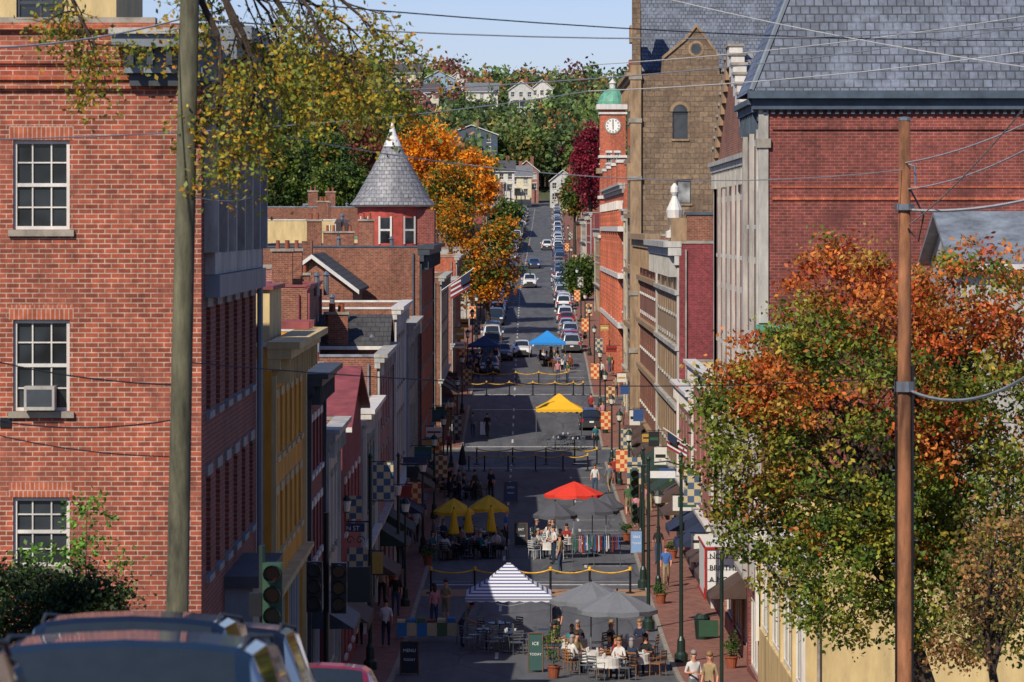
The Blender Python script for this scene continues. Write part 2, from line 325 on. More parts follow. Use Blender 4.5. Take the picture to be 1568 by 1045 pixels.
for (a,c,_) in CROSS:
    for nm,fa,fb in (('cross_street',lambda y:-120,CL),('cross_street',CR,lambda y:120)): strip(nm,ASPH,fa,fb,a,c,.012)
def sidewalk(ya,yb,side):
    b=B('sidewalk'); yy=sorted({ya,yb}|{y for y in GY if ya<y<yb}|({480} if ya<480<yb else set()))
    fa,fb=(lambda y:XL(y)-.6,CL) if side=='L' else (CR,lambda y:XR(y)+.6)
    kf=CL if side=='L' else CR; s=1 if side=='L' else -1
    for a,c in zip(yy[:-1],yy[1:]):
        za,zc=ground(a)+.13,ground(c)+.13
        b.q('paving',PAVE2,[(fa(a)+(.16 if s<0 else 0),a,za),(fb(a)-(.16 if s>0 else 0),a,za),(fb(c)-(.16 if s>0 else 0),c,zc),(fa(c)+(.16 if s<0 else 0),c,zc)])
        x0,x1=kf(a),kf(c)
        b.q('kerb',CONC,[(x0,a,za-.2),(x1,c,zc-.2),(x1,c,zc+.002),(x0,a,za+.002)])
        b.q('kerb',CONC,[(x0,a,za+.002),(x1,c,zc+.002),(x1-.16*s,c,zc+.002),(x0-.16*s,a,za+.002)])
    for y in (ya,yb):
        z=ground(y)+.13; b.q('kerb',CONC,[(fa(y),y,z-.2),(fb(y),y,z-.2),(fb(y),y,z),(fa(y),y,z)])
    b.done()
for sd in 'LR':
    for a,c in ((-50,255.5),(266.5,298.5),(307.5,950)): sidewalk(a,c,sd)
WPAINT=M('road_paint_white','cfccc4',.8,var=.35,scale=4); YPAINT=M('road_paint_yellow','dca82c',.8,var=.3,scale=4)
mk=B('road_markings')
def mark(x0,x1,y0,y1,m=WPAINT,o=.017):
    n=max(1,int((y1-y0)/8)); 
    for i in range(n):
        a=y0+(y1-y0)*i/n; c=y0+(y1-y0)*(i+1)/n
        mk.q('paint',m,[(x0+XC(a),a,ground(a)+o),(x1+XC(a),a,ground(a)+o),(x1+XC(c),c,ground(c)+o),(x0+XC(c),c,ground(c)+o)])
y=139
while y<900:
    if not any(a-3<y<c for a,c,_ in CROSS) and not 160<y<176: mark(-1.25,-1.13,y,y+2.4); 
    y+=6
for y0 in (168.5,250.5,268,296,309): mark(-4.4,4.8,y0,y0+.35)
for y in range(178,248,7): mark(2.6,4.6,y,y+.12); mark(2.55,2.67,y-.8,y+.9)
for y in range(318,800,7): mark(2.7,4.7,y,y+.14); mark(-4.4,-2.4,y,y+.14)
for (a,c) in ((163.5,166.5),): 
    mk.q('crosswalk',TANP,[(CL(a),a,.018),(CR(a),a,.018),(CR(c),c,.018),(CL(c),c,.018)])
mk.done()
for (px,py) in ((.5,150),(-2,188),(1.8,214),(-1.9,276)):
    mh=B('manhole_cover'); mh.lathe('cover',BLACK,(px+XC(py),py,ground(py)+.02),[(.34,0),(.3,.006),(0,.006)],18); mh.done()
# ---------------- left brick building
b=B('brick_apartment_building'); ya,yb=76.,92.3; xs_=-6.15; xl=-22.; z0=4.; zt=19.75
u=lambda px:(X(px,ya)-xl)
wins=[]
for (t,s) in ((215,352),(490,630),(762,868)):
    for px in (20,-260): wins.append((u(px),Z(s,ya),1.12,Z(t,ya)-Z(s,ya),'near'))
f=facade(b,(xl,ya),(xs_,ya),z0,zt,wins,BR_A,WHITE,None,.13)
LINT=brick('brick_soldier','b05c3c','984a2e','b49482',row=.3,width=.09,ms=.012,stain=.2)
for w in wins:
    f.box(b,'lintels',LINT,w[0]-.08,w[0]+w[2]+.08,w[1]+w[3]+.004,w[1]+w[3]+.3,-.02,.006)
    f.box(b,'sills',STONET,w[0]-.09,w[0]+w[2]+.09,w[1]-.13,w[1]-.003,-.05,.08)
for (zz,h,p,mm) in ((18.45,.16,.1,BR_A),(18.62,.1,.16,BR_E),(18.95,.12,.08,BR_A),(19.62,.13,.12,BR_E)): f.box(b,'string_course',mm,0,f.L-.9,zz,zz+h,-.05,p)
f.box(b,'parapet_cap',STONET,0,f.L-.9,19.752,19.86,-.35,.1)
w=wins[2]; f.box(b,'air_conditioner',WHITED,w[0]+.25,w[0]+.85,w[1]+.03,w[1]+.5,-.1,.28); f.box(b,'air_conditioner_grille',DGREY,w[0]+.3,w[0]+.8,w[1]+.1,w[1]+.44,.2,.283)
f.box(b,'anchor_plate',BLACK,u(8)-.1,u(8)+.12,Z(655,ya),Z(640,ya),-.02,.03)
rows=[(5.2,2.1),(8.7,2.0),(12.0,2.1),(15.4,2.3)]
L=yb-ya; sw=[]
for v,h in rows: 
    for i in range(6): sw.append((1.2+i*2.55,v,1.15,h))
SIDEB=brick('brick_side','84392a','6e2f20','8c6c60',row=.1,width=.3,ms=.012,stain=.3)
fs=facade(b,(xs_,ya),(xs_,yb),z0,zt,sw,SIDEB,WHITED,GREYT,.14)
fs.box(b,'bay_panels',GREYT,.9,L-1,14.3,14.75,-.02,.3); fs.box(b,'bay_panels',WHITED,.9,L-1,14.76,15.2,-.02,.2)
fs.box(b,'bay_panels',GREYT,.9,L-1,17.85,18.5,-.02,.32)
for i in range(7): fs.box(b,'bay_columns',WHITED,.72+i*2.55,.98+i*2.55,15.2,17.85,-.02,.28)
cornice(b,fs,19.7,GREYT,1.1,1.0,.9)
f.box(b,'cornice',GREYT,f.L-1.7,f.L+.1,19.25,19.5,-.02,.75); f.box(b,'cornice',WHITED,f.L-1.75,f.L+.2,19.5,19.62,-.02,.85); f.box(b,'cornice',GREYT,f.L-1.5,f.L+.05,18.75,19.25,-.02,.35); f.box(b,'cornice',DGREY,f.L-1.4,f.L,18.5,18.75,-.02,.2)
for i in range(4): f.box(b,'cornice_brackets',DGREY,f.L-1.4+i*.38,f.L-1.28+i*.38,18.9,19.245,-.02,.65)
fs.box(b,'balcony',DGREY,6,12,8.0,8.25,-.02,.9); fs.box(b,'balcony',GREYT,6.2,11.8,6.9,8.0,-.02,.6)
b.tube('downpipe',GREYT,[(xs_+.12,yb-.4,z0),(xs_+.12,yb-.4,19)],.07,6)
b.q('walls',BR_A,[(xs_,yb,z0),(xl,yb,z0),(xl,yb,zt),(xs_,yb,zt)]); b.q('roof',GRROOF,[(xl,ya+.3,zt-.4),(xs_-.3,ya+.3,zt-.4),(xs_-.3,yb,zt-.4),(xl,yb,zt-.4)])
px1=X(178,84); fp=facade(b,(-20,84),(px1,84),zt-.45,21.7,[(X(25,84)+20,19.95,1.05,1.35)],CREAM,DGREY,None,.1)
b.q('walls',CREAM,[(px1,84,zt-.45),(px1,90,zt-.45),(px1,90,21.7),(px1,84,21.7)]); b.q('walls',CREAM,[(px1,90,zt-.45),(-20,90,zt-.45),(-20,90,21.7),(px1,90,21.7)]); b.q('roof',GRROOF,[(-20,84,21.7),(px1,84,21.7),(px1,90,21.7),(-20,90,21.7)])
b.done()
# ---------------- left row
AWB=M('awning_brown','4d3a30'); AWG=M('awning_green','22362c'); AWN=M('awning_navy','1e2a44')
bb,f=building('yellow_building',-17,-5.95,95,109.5,12.75,YEL,YEL,floors=3,nwin=6,ctrim=CREAM,cop=WHITE,ch=.7,proj=.7,frame=WHITE,trim=CREAM,br=1.2)
bb.box('roof_hut',CREAM,-11,-6.25,99,104,12.3,14.1); bb.box('roof_hut_cap',REDROOF,-11.1,-6.15,98.9,104.1,14.1,14.2)
bb.box('flue',MAR,-6.75,-6.35,96.5,97.2,12.7,13.2)
for i in range(4): bb.box('panel',REDROOF,-6.6,-5.6,106+i*.8,106.3+i*.8,12.9,13.1)
bb.done()
bb,f=building('grey_cornice_building',-17,-5.85,109.8,119,11.4,BR_F,MAR,floors=3,nwin=4,ctrim=DGREY,trim=WHITE,awn=DGREY,chim=1,br=.7,proj=.6); bb.done()
bb,f=building('white_shopfront_building',-17,-5.8,119.3,128,9.3,PINK,WHITED,floors=2,nwin=3,ctrim=WHITED,awn=AWB,chim=1); bb.done()
def gabled(name,x0,x1,y0,y1,ze,zr,wall,roof,axis='y',fwin=[],swin=[],street='R',trim=WHITE,over=.35,zb=None):
    b=B(name); z0=(min(ground(y0),ground(y1))-.8) if zb is None else zb
    facade(b,(x0,y0),(x1,y0),z0,ze,fwin,wall,WHITE,trim); 
    facade(b,(x1,y0),(x1,y1),z0,ze,swin if street=='R' else [],wall,WHITE,trim)
    facade(b,(x1,y1),(x0,y1),z0,ze,[],wall); facade(b,(x0,y1),(x0,y0),z0,ze,swin if street=='L' else [],wall,WHITE,trim)
    o=over; k=(zr-ze)
    if axis=='y':
        xm=(x0+x1)/2; hw=(x1-x0)/2; dz=o*k/hw
        for y in (y0,y1): b.q('walls',wall,[(x0,y,ze),(x1,y,ze),(xm,y,zr)])
        for s in (-1,1):
            e=xm+s*(hw+o)
            b.hexa('roof',roof,[(e,y0-o,ze-dz),(xm,y0-o,zr),(xm,y1+o,zr),(e,y1+o,ze-dz),(e,y0-o,ze-dz+.14),(xm,y0-o,zr+.14),(xm,y1+o,zr+.14),(e,y1+o,ze-dz+.14)])
            b.hexa('fascia',trim,[(e,y0-o-.03,ze-dz-.1),(xm,y0-o-.03,zr-.1),(xm,y0-o-.004,zr-.1),(e,y0-o-.004,ze-dz-.1),(e,y0-o-.03,ze-dz+.12),(xm,y0-o-.03,zr+.12),(xm,y0-o-.004,zr+.12),(e,y0-o-.004,ze-dz+.12)])
    else:
        ym=(y0+y1)/2; hw=(y1-y0)/2; dz=o*k/hw
        for x in (x0,x1): b.q('walls',wall,[(x,y0,ze),(x,y1,ze),(x,ym,zr)])
        for s in (-1,1):
            e=ym+s*(hw+o)
            b.hexa('roof',roof,[(x0-o,e,ze-dz),(x0-o,ym,zr),(x1+o,ym,zr),(x1+o,e,ze-dz),(x0-o,e,ze-dz+.14),(x0-o,ym,zr+.14),(x1+o,ym,zr+.14),(x1+o,e,ze-dz+.14)])
        b.box('gutter',trim,x0-o,x1+o,y0-o-.12,y0-o-.003,ze-dz-.03,ze-dz+.13)
    return b
bb=gabled('maroon_house',-12.5,-5.75,130,146,8.9,10.6,BR_C,REDROOF,'x',fwin=[(1,6,.9,1.5),(4.5,6,.9,1.5)],swin=grid(16,[(5.2,1.7),(1.0,2.2)],5,1)); bb.box('chimney',BR_B,-9,-8.2,134,134.8,9,12); bb.done()
bb,f=building('white_painted_brick_building',-15,-5.7,147,160,8.6,WHITED,TEAL,floors=2,nwin=4,ctrim=WHITE,roof=SILV,chim=1,awn=AWB); bb.done()
bb,f=building('brick_row_building',-14,-5.65,160.5,178,10.3,BR_B,BR_F,floors=3,nwin=5,ctrim=WHITED,cop=SILV,chim=2,awn=AWG); bb.done()
bb,f=building('white_cornice_building',-13.5,-5.5,179,196,11.9,BR_B,WHITED,floors=3,nwin=5,ctrim=WHITE,cop=WHITE,chim=1,fwin=[(2,8,1,1.6),(5,8,1,1.6)],awn=AWN); bb.done()
bb,f=building('grey_stucco_building',-12.5,-5.35,196.5,213,10.7,GREYT,GREYT,floors=3,nwin=5,ctrim=WHITED,chim=1,awn=AWB); bb.done()
# turret building
bb,f=building('turret_brick_building',-15.5,-5.15,214,250,14.6,BR_B,BR_E,floors=4,nwin=11,ctrim=DGREY,trim=STONET,cop=BLUEG,ch=.9,proj=.8,chim=2)
tc=(X(601,236),236.,0); TR=M('turret_red','a8483c',.8,var=.28)
bb.lathe('turret_drum',TR,(tc[0],tc[1],14.),[(2.15,0),(2.15,2.9),(2.3,2.95),(2.3,3.15)],20)
bb.lathe('turret_cornice',WHITE,(tc[0],tc[1],14.),[(2.25,2.96),(2.5,3.0),(2.5,3.2),(2.2,3.2)],20)
bb.lathe('turret_cone',SLATE2,(tc[0],tc[1],14.),[(2.65,3.1),(2.3,3.5),(1.5,4.9),(.75,6.3),(.42,6.95)],28)
bb.lathe('turret_cap',M('lead_cap','d4d4d0',.5),(tc[0],tc[1],14.),[(.56,6.7),(.48,6.95),(.3,7.3),(.1,8.0),(.03,8.4)],16)
for a in (-100,-60,-140,-20):
    t=math.radians(a); n=Vector((math.cos(t),math.sin(t))); d=Vector((-n.y,n.x)); c=Vector((tc[0],tc[1]))
    def pp(s,o,z): q=c+n*o+d*s; return (q.x,q.y,z)
    bb.q('glass',GLASS,[pp(-.32,2.17,14.8),pp(.32,2.17,14.8),pp(.32,2.17,16.3),pp(-.32,2.17,16.3)])
    for s in (-.36,.36): bb.q('window_frames',WHITE,[pp(s-.06,2.19,14.7),pp(s+.06,2.19,14.7),pp(s+.06,2.19,16.4),pp(s-.06,2.19,16.4)])
    bb.q('window_frames',WHITE,[pp(-.3,2.19,15.5),pp(.3,2.19,15.5),pp(.3,2.19,15.62),pp(-.3,2.19,15.62)])
bb.box('dormer_block',BR_D,tc[0]+.6,tc[0]+2.6,234.5,239,14.1,16.8)
bb.done()
bb=gabled('brick_gable_building',X(415,200),X(540,200),200,213,12.6,14.2,BR_B,SHING,'y',trim=WHITE); bb.box('chimney',BR_B,X(462,201),X(478,201),201,202,12,15.0); bb.done()
bb=gabled('slate_roof_shed',X(440,170),X(600,170)-.5,178.6-6,178.6,10.4,11.6,BR_F,SHING,'x'); bb.done()
def plain(name,px0,px1,v,y0,y1,wall,cop=STONET,fw=None,chim=0,roof=GRROOF,z=None):
    zt=Z(v,y0) if z is None else z
    b,f=building(name,X(px0,y0),X(px1,y0),y0,y1,zt,wall,wall,floors=3,nwin=3,shop=False,cop=cop,chim=chim,roof=roof,fwin=fw,br=None,ch=.25,proj=.15,ctrim=cop); b.done()
plain('brick_back_building',300,432,412,178,188,BR_F,chim=1)
plain('red_roof_building',380,452,384,225,240,REDROOF,cop=REDROOF)
plain('cream_back_building',395,512,338,300,325,CREAM,chim=2,cop=WHITE)
plain('brick_back_building',405,560,318,340,365,BR_B,chim=2,cop=SILV)
plain('teal_trim_building',500,560,366,262,285,CREAM,cop=COPPER)
plain('brick_back_building',388,470,440,165,176,BR_B,cop=REDROOF,chim=2)
plain('brick_back_building',440,560,395,235,250,BR_B,cop=BLUEG,chim=2)
rows=[('brick_shop_building',267.5,298,12.2,BR_B,WHITED),('cream_shop_building',308.5,325,11.5,BR_F,CREAM),('brick_shop_building',325.5,350,13.2,BR_E,BR_E),('white_shop_building',400,430,13.5,WHITED,WHITE),('brick_shop_building',440,480,16,BR_B,BR_B),('brick_shop_building',520,560,18,BR_D,BR_D),('grey_shop_building',620,670,21,GREYT,GREYT),('brick_shop_building',700,740,24,BR_B,WHITE)]
for n,a,c,z,m1,m2 in rows:
    bb,f=building(n,XL(a)-10,XL((a+c)/2),a,c,z,m1,m2,floors=3,nwin=int((c-a)/3),ctrim=WHITED,chim=1,awn=random.choice([None,AWG,AWB])); bb.done()
# ---------------- right side
b=B('mansard_brick_building'); ya,yb=125.,132.8; xs_=8.12; xe=24.; z0=-1.; ze=19.9
facade(b,(xs_,ya),(xe,ya),z0,ze,[],BR_D,WHITE,STONET)
f=facade(b,(xs_,yb),(xs_,ya),z0,ze,grid(7.8,[(4.6,2.2),(8.4,2.3),(12.2,2.3),(15.8,2.6)],2,1.15)+[(1,.7,5,2.5,'shop')],BR_D,WHITE,WHITE)
for i in range(3): f.box(b,'pilasters',WHITED,.05+i*3.6,.5+i*3.6,3.6,18.9,-.02,.16)
cornice(b,f,19.88,BLUEG,.7,.45,.8); ff=Fr((xs_,ya),(xe,ya)); ff.box(b,'eave',BLUEG,-.45,ff.L,19.9,20.15,-.1,.5); ff.box(b,'eave',BLUEG,-.3,ff.L,19.55,19.897,-.03,.25)
for i in range(60): ff.box(b,'dentils',BLUEG,.05+i*.26,.17+i*.26,19.4,19.548,-.02,.14)
ff.box(b,'corner_pilaster',WHITED,-.1,.22,12.6,19.54,-.1,.08); ff.box(b,'corner_capital',STONET,-.16,.3,18.3,18.6,-.1,.14)
ff.box(b,'ledge',COPPER,-.2,1.2,12.35,12.55,-.1,.35); ff.box(b,'brick_band',BR_E,.35,ff.L,16.6,16.7,-.02,.05); ff.box(b,'brick_band',BR_E,.35,ff.L,17.0,17.06,-.02,.03); ff.box(b,'brick_band',BR_D,.35,ff.L,18.9,19.1,-.02,.07)
i=1.75; zr=24.4
P0=[(xs_-.35,ya-.45,20.153),(xe,ya-.45,20.153),(xe,yb+.3,20.153),(xs_-.35,yb+.3,20.153)]; P1=[(xs_-.35+i,ya+1.3,zr),(xe,ya+1.3,zr),(xe,yb-1.3,zr),(xs_-.35+i,yb-1.3,zr)]
for k in range(4): b.q('mansard_roof',SLATE,[P0[k],P0[(k+1)%4],P1[(k+1)%4],P1[k]])
b.q('mansard_top',GRROOF,P1); b.tube('ridge_hip',GREYT,[P0[0],P1[0]],.09,6)
b.q('walls',BR_D,[(xe,yb,z0),(xs_,yb,z0),(xs_,yb,ze),(xe,yb,ze)])
b.done()
# street-facing stepped gable building
yA,yB,yP=133.,156.5,145.5; xs_=8.32
b,f=building('stepped_gable_building',xs_,19,yA,yB,18.2,BR_F,BR_F,side='R',floors=5,nwin=7,ctrim=WHITED,trim=WHITE,ch=.7,proj=.35,fwin=[],awn=AWB)
for i in range(8): f.box(b,'pilasters',WHITED,.1+i*3.2,.4+i*3.2,3.6,17.5,-.02,.12)
gz0=18.25; gp=22.3
b.q('gable_wall',BR_B,[(xs_-.02,yA,gz0),(xs_-.02,yB,gz0),(xs_-.02,yP,gp)])
b.q('roof_slope',SLATE2,[(xs_,yA,gz0),(19,yA,gz0),(19,yP,gp),(xs_,yP,gp)]); b.q('roof_slope',SLATE2,[(xs_,yP,gp),(19,yP,gp),(19,yB,gz0),(xs_,yB,gz0)])
n=10
for s,(y0_,y1_) in ((0,(yA,yP)),(1,(yB,yP))):
    for i in range(n):
        a=y0_+(y1_-y0_)*i/n; c=y0_+(y1_-y0_)*(i+1)/n; z=gz0+(gp-gz0)*(i+.5)/n
        b.box('parapet_steps',WHITE if s==0 else TAN,xs_-.16,xs_+.34,min(a,c)+.003,max(a,c)-.003,z-.35,z+.42)
        b.box('parapet_step_caps',STONET,xs_-.22,xs_+.4,min(a,c)-.05,max(a,c)-.006,z+.42,z+.52)
b.done()
bb,f=building('cream_shop_building',8.25,18,157,175,9.6,CREAM,PINK,side='R',floors=2,nwin=4,ctrim=WHITE,awn=AWN); bb.done()
bb,f=building('white_shop_building',8.35,18,175.3,192.5,8.0,WHITED,BR_F,side='R',floors=2,nwin=5,ctrim=WHITE,awn=AWB); bb.done()
bb,f=building('maroon_italianate_building',8.4,17,193,222,14.9,BR_C,TAN,side='R',floors=4,nwin=9,ctrim=WHITED,trim=WHITED,ch=1.2,proj=.8,awn=AWG)
bb.box('parapet',BR_B,8.8,17,192.97,194,15.05,16.35); bb.box('parapet_cap',BLUEG,8.7,17,192.9,194.1,16.35,16.48)
for z in (6.5,9.5,12.3): f.box(bb,'belt_course',WHITED,0,f.L,z,z+.22,-.02,.22)
sx=X(1033,194); bb.lathe('finial_urn',WHITE,(sx-.0,194,15.2),[(.45,0),(.45,.3),(.25,.4),(.2,.8),(.38,1.0),(.42,1.4),(.2,1.9),(.12,2.1),(.22,2.3),(.2,2.55),(.05,2.75)],12)
bb.box('pediment',TAN,8.0,8.8,193.4,197,15.0,16.2); bb.done()
bb,f=building('ornate_tan_building',8.5,17,222.5,255.5,15.2,BR_B,BR_B,side='R',floors=4,nwin=10,ctrim=TAN,trim=WHITE,ch=1.4,proj=.8,awn=AWB)
for z in (6.5,9.5,12.3): f.box(bb,'belt_course',TAN,0,f.L,z,z+.3,-.02,.25)
bb.done()
# stone building
b=B('stone_gable_building'); ya,yb=267.,290.; xa=X(975,267)+.05; xb=X(1112,267); z0=-1; ze=26.4
xm=X(1066,267)
facade(b,(xa,ya),(xb,ya),z0,ze,[(X(1030,267)-xa,Z(213,267),1.05,1.9,'arch'),(X(1036,267)-xa,Z(312,267),1.0,1.7,'arch')],STONE,DGREY,TAN)
fs=facade(b,(xa,yb),(xa,ya),z0,ze,grid(23,[(5,2.2),(9,2.2),(13,2.2),(17,2.2),(21,2.4)],6,1.2)+[(1,1.6,9,2.2,'shop'),(12,1.6,9,2.2,'shop')],STONE,DGREY,TAN)
b.q('walls',STONE,[(xb,ya,z0),(xb,yb,z0),(xb,yb,ze),(xb,ya,ze)]); b.q('walls',STONE,[(xa,yb,z0),(xb,yb,z0),(xb,yb,ze),(xa,yb,ze)])
g=[(X(1012,267),ze),(X(1014,267),Z(92,267)),(X(1050,267),Z(62,267)),(xm,Z(42,267)),(X(1082,267),Z(62,267)),(X(1100,267),Z(88,267)),(X(1102,267),ze)]
b.q('gable',STONE,[(x,ya+.003,z) for x,z in g]); b.q('gable',STONE,[(x,ya+.6,z) for x,z in g])
for (p,q) in zip(g[1:-2],g[2:-1]): b.hexa('gable_coping',TAN,[(p[0],ya-.12,p[1]),(q[0],ya-.12,q[1]),(q[0],ya+.7,q[1]),(p[0],ya+.7,p[1]),(p[0],ya-.12,p[1]+.25),(q[0],ya-.12,q[1]+.25),(q[0],ya+.7,q[1]+.25),(p[0],ya+.7,p[1]+.25)])
def disc(b,part,mat,cx,cz,r,y,n=20,a0=0,a1=2*math.pi): b.q(part,mat,[(cx+r*math.cos(a0+(a1-a0)*k/n),y,cz+r*math.sin(a0+(a1-a0)*k/n)) for k in range(n+1 if a1-a0<6 else n)])
disc(b,'round_window',TAN,xm,Z(75,267),.55,ya-.02); disc(b,'round_window',STONE,xm,Z(75,267),.42,ya-.03); disc(b,'glass',GLASS,xm,Z(75,267),.34,ya-.04)
wx=X(1030,267)+.525; wz=Z(213,267)+1.9; disc(b,'arch_trim',TAN,wx,wz+.0,.72,ya-.06,14,0,math.pi); disc(b,'glass',GLASS,wx,wz,.5,ya-.07,14,0,math.pi)
b.box('corner_pier',TAN,xa-.5,xa+.25,ya-.25,ya+1.2,z0,27.); b.box('corner_pier',STONE,xa-.35,xa+.2,ya-.1,ya+1.05,27.,32.)
for z in (7,11,15,19,23,26): b.box('pier_bands',STONET,xa-.6,xa+.3,ya-.32,ya+1.3,z,z+.3)
cornice(b,fs,26.5,TAN,1.0,.8,1.2)
for z in (4.6,8.4,12.4,16.4,20.4): fs.box(b,'belt_course',TAN,0,fs.L,z,z+.35,-.02,.3)
for i in range(5): fs.box(b,'turret_steps',ORB if i%2 else TAN,20.5,22.8,19+i*2.4,20.2+i*2.4,-.02,.7-.05*i)
rf=[(xa+.4,ya+3,ze+.3),(X(1198,270),ya+3,ze+.3),(X(1198,270),ya+8,ze+10.5),(xa+.4,ya+8,ze+10.5)]
b.q('slate_roof',SLATE,rf); b.q('slate_roof',SLATE,[rf[3],rf[2],(rf[2][0],yb,ze+.3),(xa+.4,yb,ze+.3)])
b.box('rear_wing',STONE,xb,X(1200,268),ya+3,yb,z0,ze+.3)
b.done()
# orange brick + clock tower
bb,f=building('city_hall_brick_building',9.0,18,309,372,19.2,BR_E,BR_E,side='R',floors=4,nwin=16,ctrim=WHITED,trim=WHITE,ch=.8,proj=.5,br=None,pil=False)
for i in range(9): f.box(bb,'brick_piers',BR_E,2+i*7,2.8+i*7,3.5,18,-.02,.45); f.box(bb,'pier_caps',WHITE,1.9+i*7,2.9+i*7,17.2,17.9,-.02,.55)
for z in (7.6,11.6,15.4): f.box(bb,'belt_course',WHITE,0,f.L,z,z+.4,-.02,.5)
for i in range(4): 
    y=313+i*16; bb.box('roof_dormer',BR_E,8.6,9.6,y,y+4,19.35,21.2); bb.box('dormer_trim',WHITE,8.5,9.65,y-.1,y+4.1,21.0,21.25); bb.q('roof_dormer',COPPER,[(8.5,y-.1,21.25),(8.5,y+4.1,21.25),(9.2,y+2,22.3)])
bb.done()
bb,f=building('cream_pier_building',8.75,17,290.5,298,17,TAN,CREAM,side='R',floors=4,nwin=3,ctrim=WHITED); bb.done()
b=B('clock_tower'); yc=374.; x0=X(919,yc); x1=X(958,yc); z0=4
facade(b,(x0,yc),(x1,yc),z0,Z(165,yc),[(.6,Z(250,yc),.5,1.0),(1.4,Z(250,yc),.5,1.0),(.9,15,.8,1.8),(.9,9,.8,1.8)],BR_E,WHITE,WHITE)
facade(b,(x0,yc+3),(x0,yc),z0,Z(165,yc),[(.9,Z(250,yc),.9,1.3)],BR_E,WHITE,WHITE)
b.box('walls',BR_E,x0+.05,x1-.002,yc+.3,yc+3,z0,Z(165,yc)-.01)
for v,h,p in ((160,.5,.35),(172,.2,.15),(238,.25,.15),(258,.5,.35),(300,.3,.2),(360,.3,.2)): b.box('cornice',WHITE if v!=258 else TAN,x0-p,x1+p,yc-p,yc+3+p,Z(v,yc)-h,Z(v,yc))
cx=(x0+x1)/2; cy=yc+1.5
b.lathe('dome',COPPER,(cx,cy,Z(160,yc)),[(1.45,0),(1.45,.3),(1.2,.9),(.85,1.3),(.4,1.55),(.3,1.6)],16); b.lathe('lantern',WHITE,(cx,cy,Z(160,yc)+1.55),[(.3,0),(.3,.5),(.4,.55),(.05,.95),(.03,1.5)],10)
ccz=Z(193,yc)
CLOCKF=M('clock_face_white','e8e4d8',.5,var=.05)
disc(b,'clock_rim',STONET,cx,ccz,.82,yc-.05,28); disc(b,'clock_face',CLOCKF,cx,ccz,.7,yc-.09,28)
for k in range(12):
    t=k*math.pi/6; sx,sz=cx+.57*math.sin(t),ccz+.57*math.cos(t); b.box('clock_marks',BLACK,sx-.045,sx+.045,yc-.12,yc-.1,sz-.06,sz+.06)
b.box('clock_hands',BLACK,cx-.04,cx+.04,yc-.13,yc-.11,ccz-.05,ccz+.5); b.box('clock_hands',BLACK,cx-.03,cx+.035,yc-.14,yc-.133,ccz-.36,ccz+.05)
b.done()
for n,a,c,z,m1,m2 in [('brick_shop_building',380,430,15.5,BR_B,TAN),('brick_shop_building',470,500,17.5,BR_C,BR_C),('white_shop_building',540,580,17,WHITED,WHITED),('brick_shop_building',640,690,21,BR_B,BR_B),('white_shop_building',730,770,24,WHITED,WHITED)]:
    bb,f=building(n,XR((a+c)/2),XR(c)+10,a,c,z,m1,m2,side='R',floors=3,nwin=int((c-a)/3),ctrim=WHITED,chim=1); bb.done()
bb,f=building('cream_theatre_annex',7.95,22,104,124,6.9,CREAM,CREAM,side='R',floors=2,nwin=6,ctrim=WHITE,awn=None); bb.done()
bb=gabled('metal_roof_house',X(1470,112),X(1640,112)+4,112,120,Z(405,112),Z(330,112),WHITED,SILV,'x'); bb.done()
# ---------------- hillside houses
HZL=[]
def house(px,v,y,w,wall,roof,hh=5.5,tall=2.4):
    x=X(px,y); z=Z(v,y); d=8; HZL.append((px,y,w))
    rows=[(z+.9,1.5),(z+3.5,1.4)]
    fw=[]
    for vv,h in rows: fw+=[(w*(i+.5)/3-.5,vv,1.,h) for i in range(3)]
    b=gabled('hillside_house',x-w/2,x+w/2,y,y+d,z+hh,z+hh+tall,wall,roof,random.choice('xy'),fwin=fw,zb=min(z-3,terr(x,y)-2)); b.box('chimney',BR_B,x+1,x+1.8,y+4,y+5,z+hh,z+hh+tall+1.2)
    b.box('porch',WHITED,x-w*.35,x+w*.2,y-1.8,y-.01,z+2.5,z+2.7)
    for k in (-.35,-.08,.18): b.box('porch_posts',WHITED,x+w*k,x+w*k+.2,y-1.8,y-1.6,z-2,z+2.5)
    b.done()
HB=M('siding_blue','8a9eb2'); HC=M('siding_cream','cfc6a8'); HG=M('siding_pale','bcbcb4'); RD=M('roof_dark','4a4a4e'); RG=M('roof_grey','6c6e72')
for a in [(625,140,1130,8,HC,RD),(672,150,1110,9,HB,RG),(738,170,1080,9,WHITE,RG),(798,168,1070,7,HG,RG),(700,152,1120,6,WHITE,RD),(830,165,1090,6,WHITE,RG),(632,176,1050,7,MAR,RG),(655,172,1060,6,HC,RD),(788,305,915,8,HC,RG),(722,240,960,13,BLUEG,RG),(768,298,900,6,WHITE,RD),(806,296,940,6,BR_F,RG),(862,312,905,6,HG,RD),(880,322,880,6,HC,RG)]: house(*a)
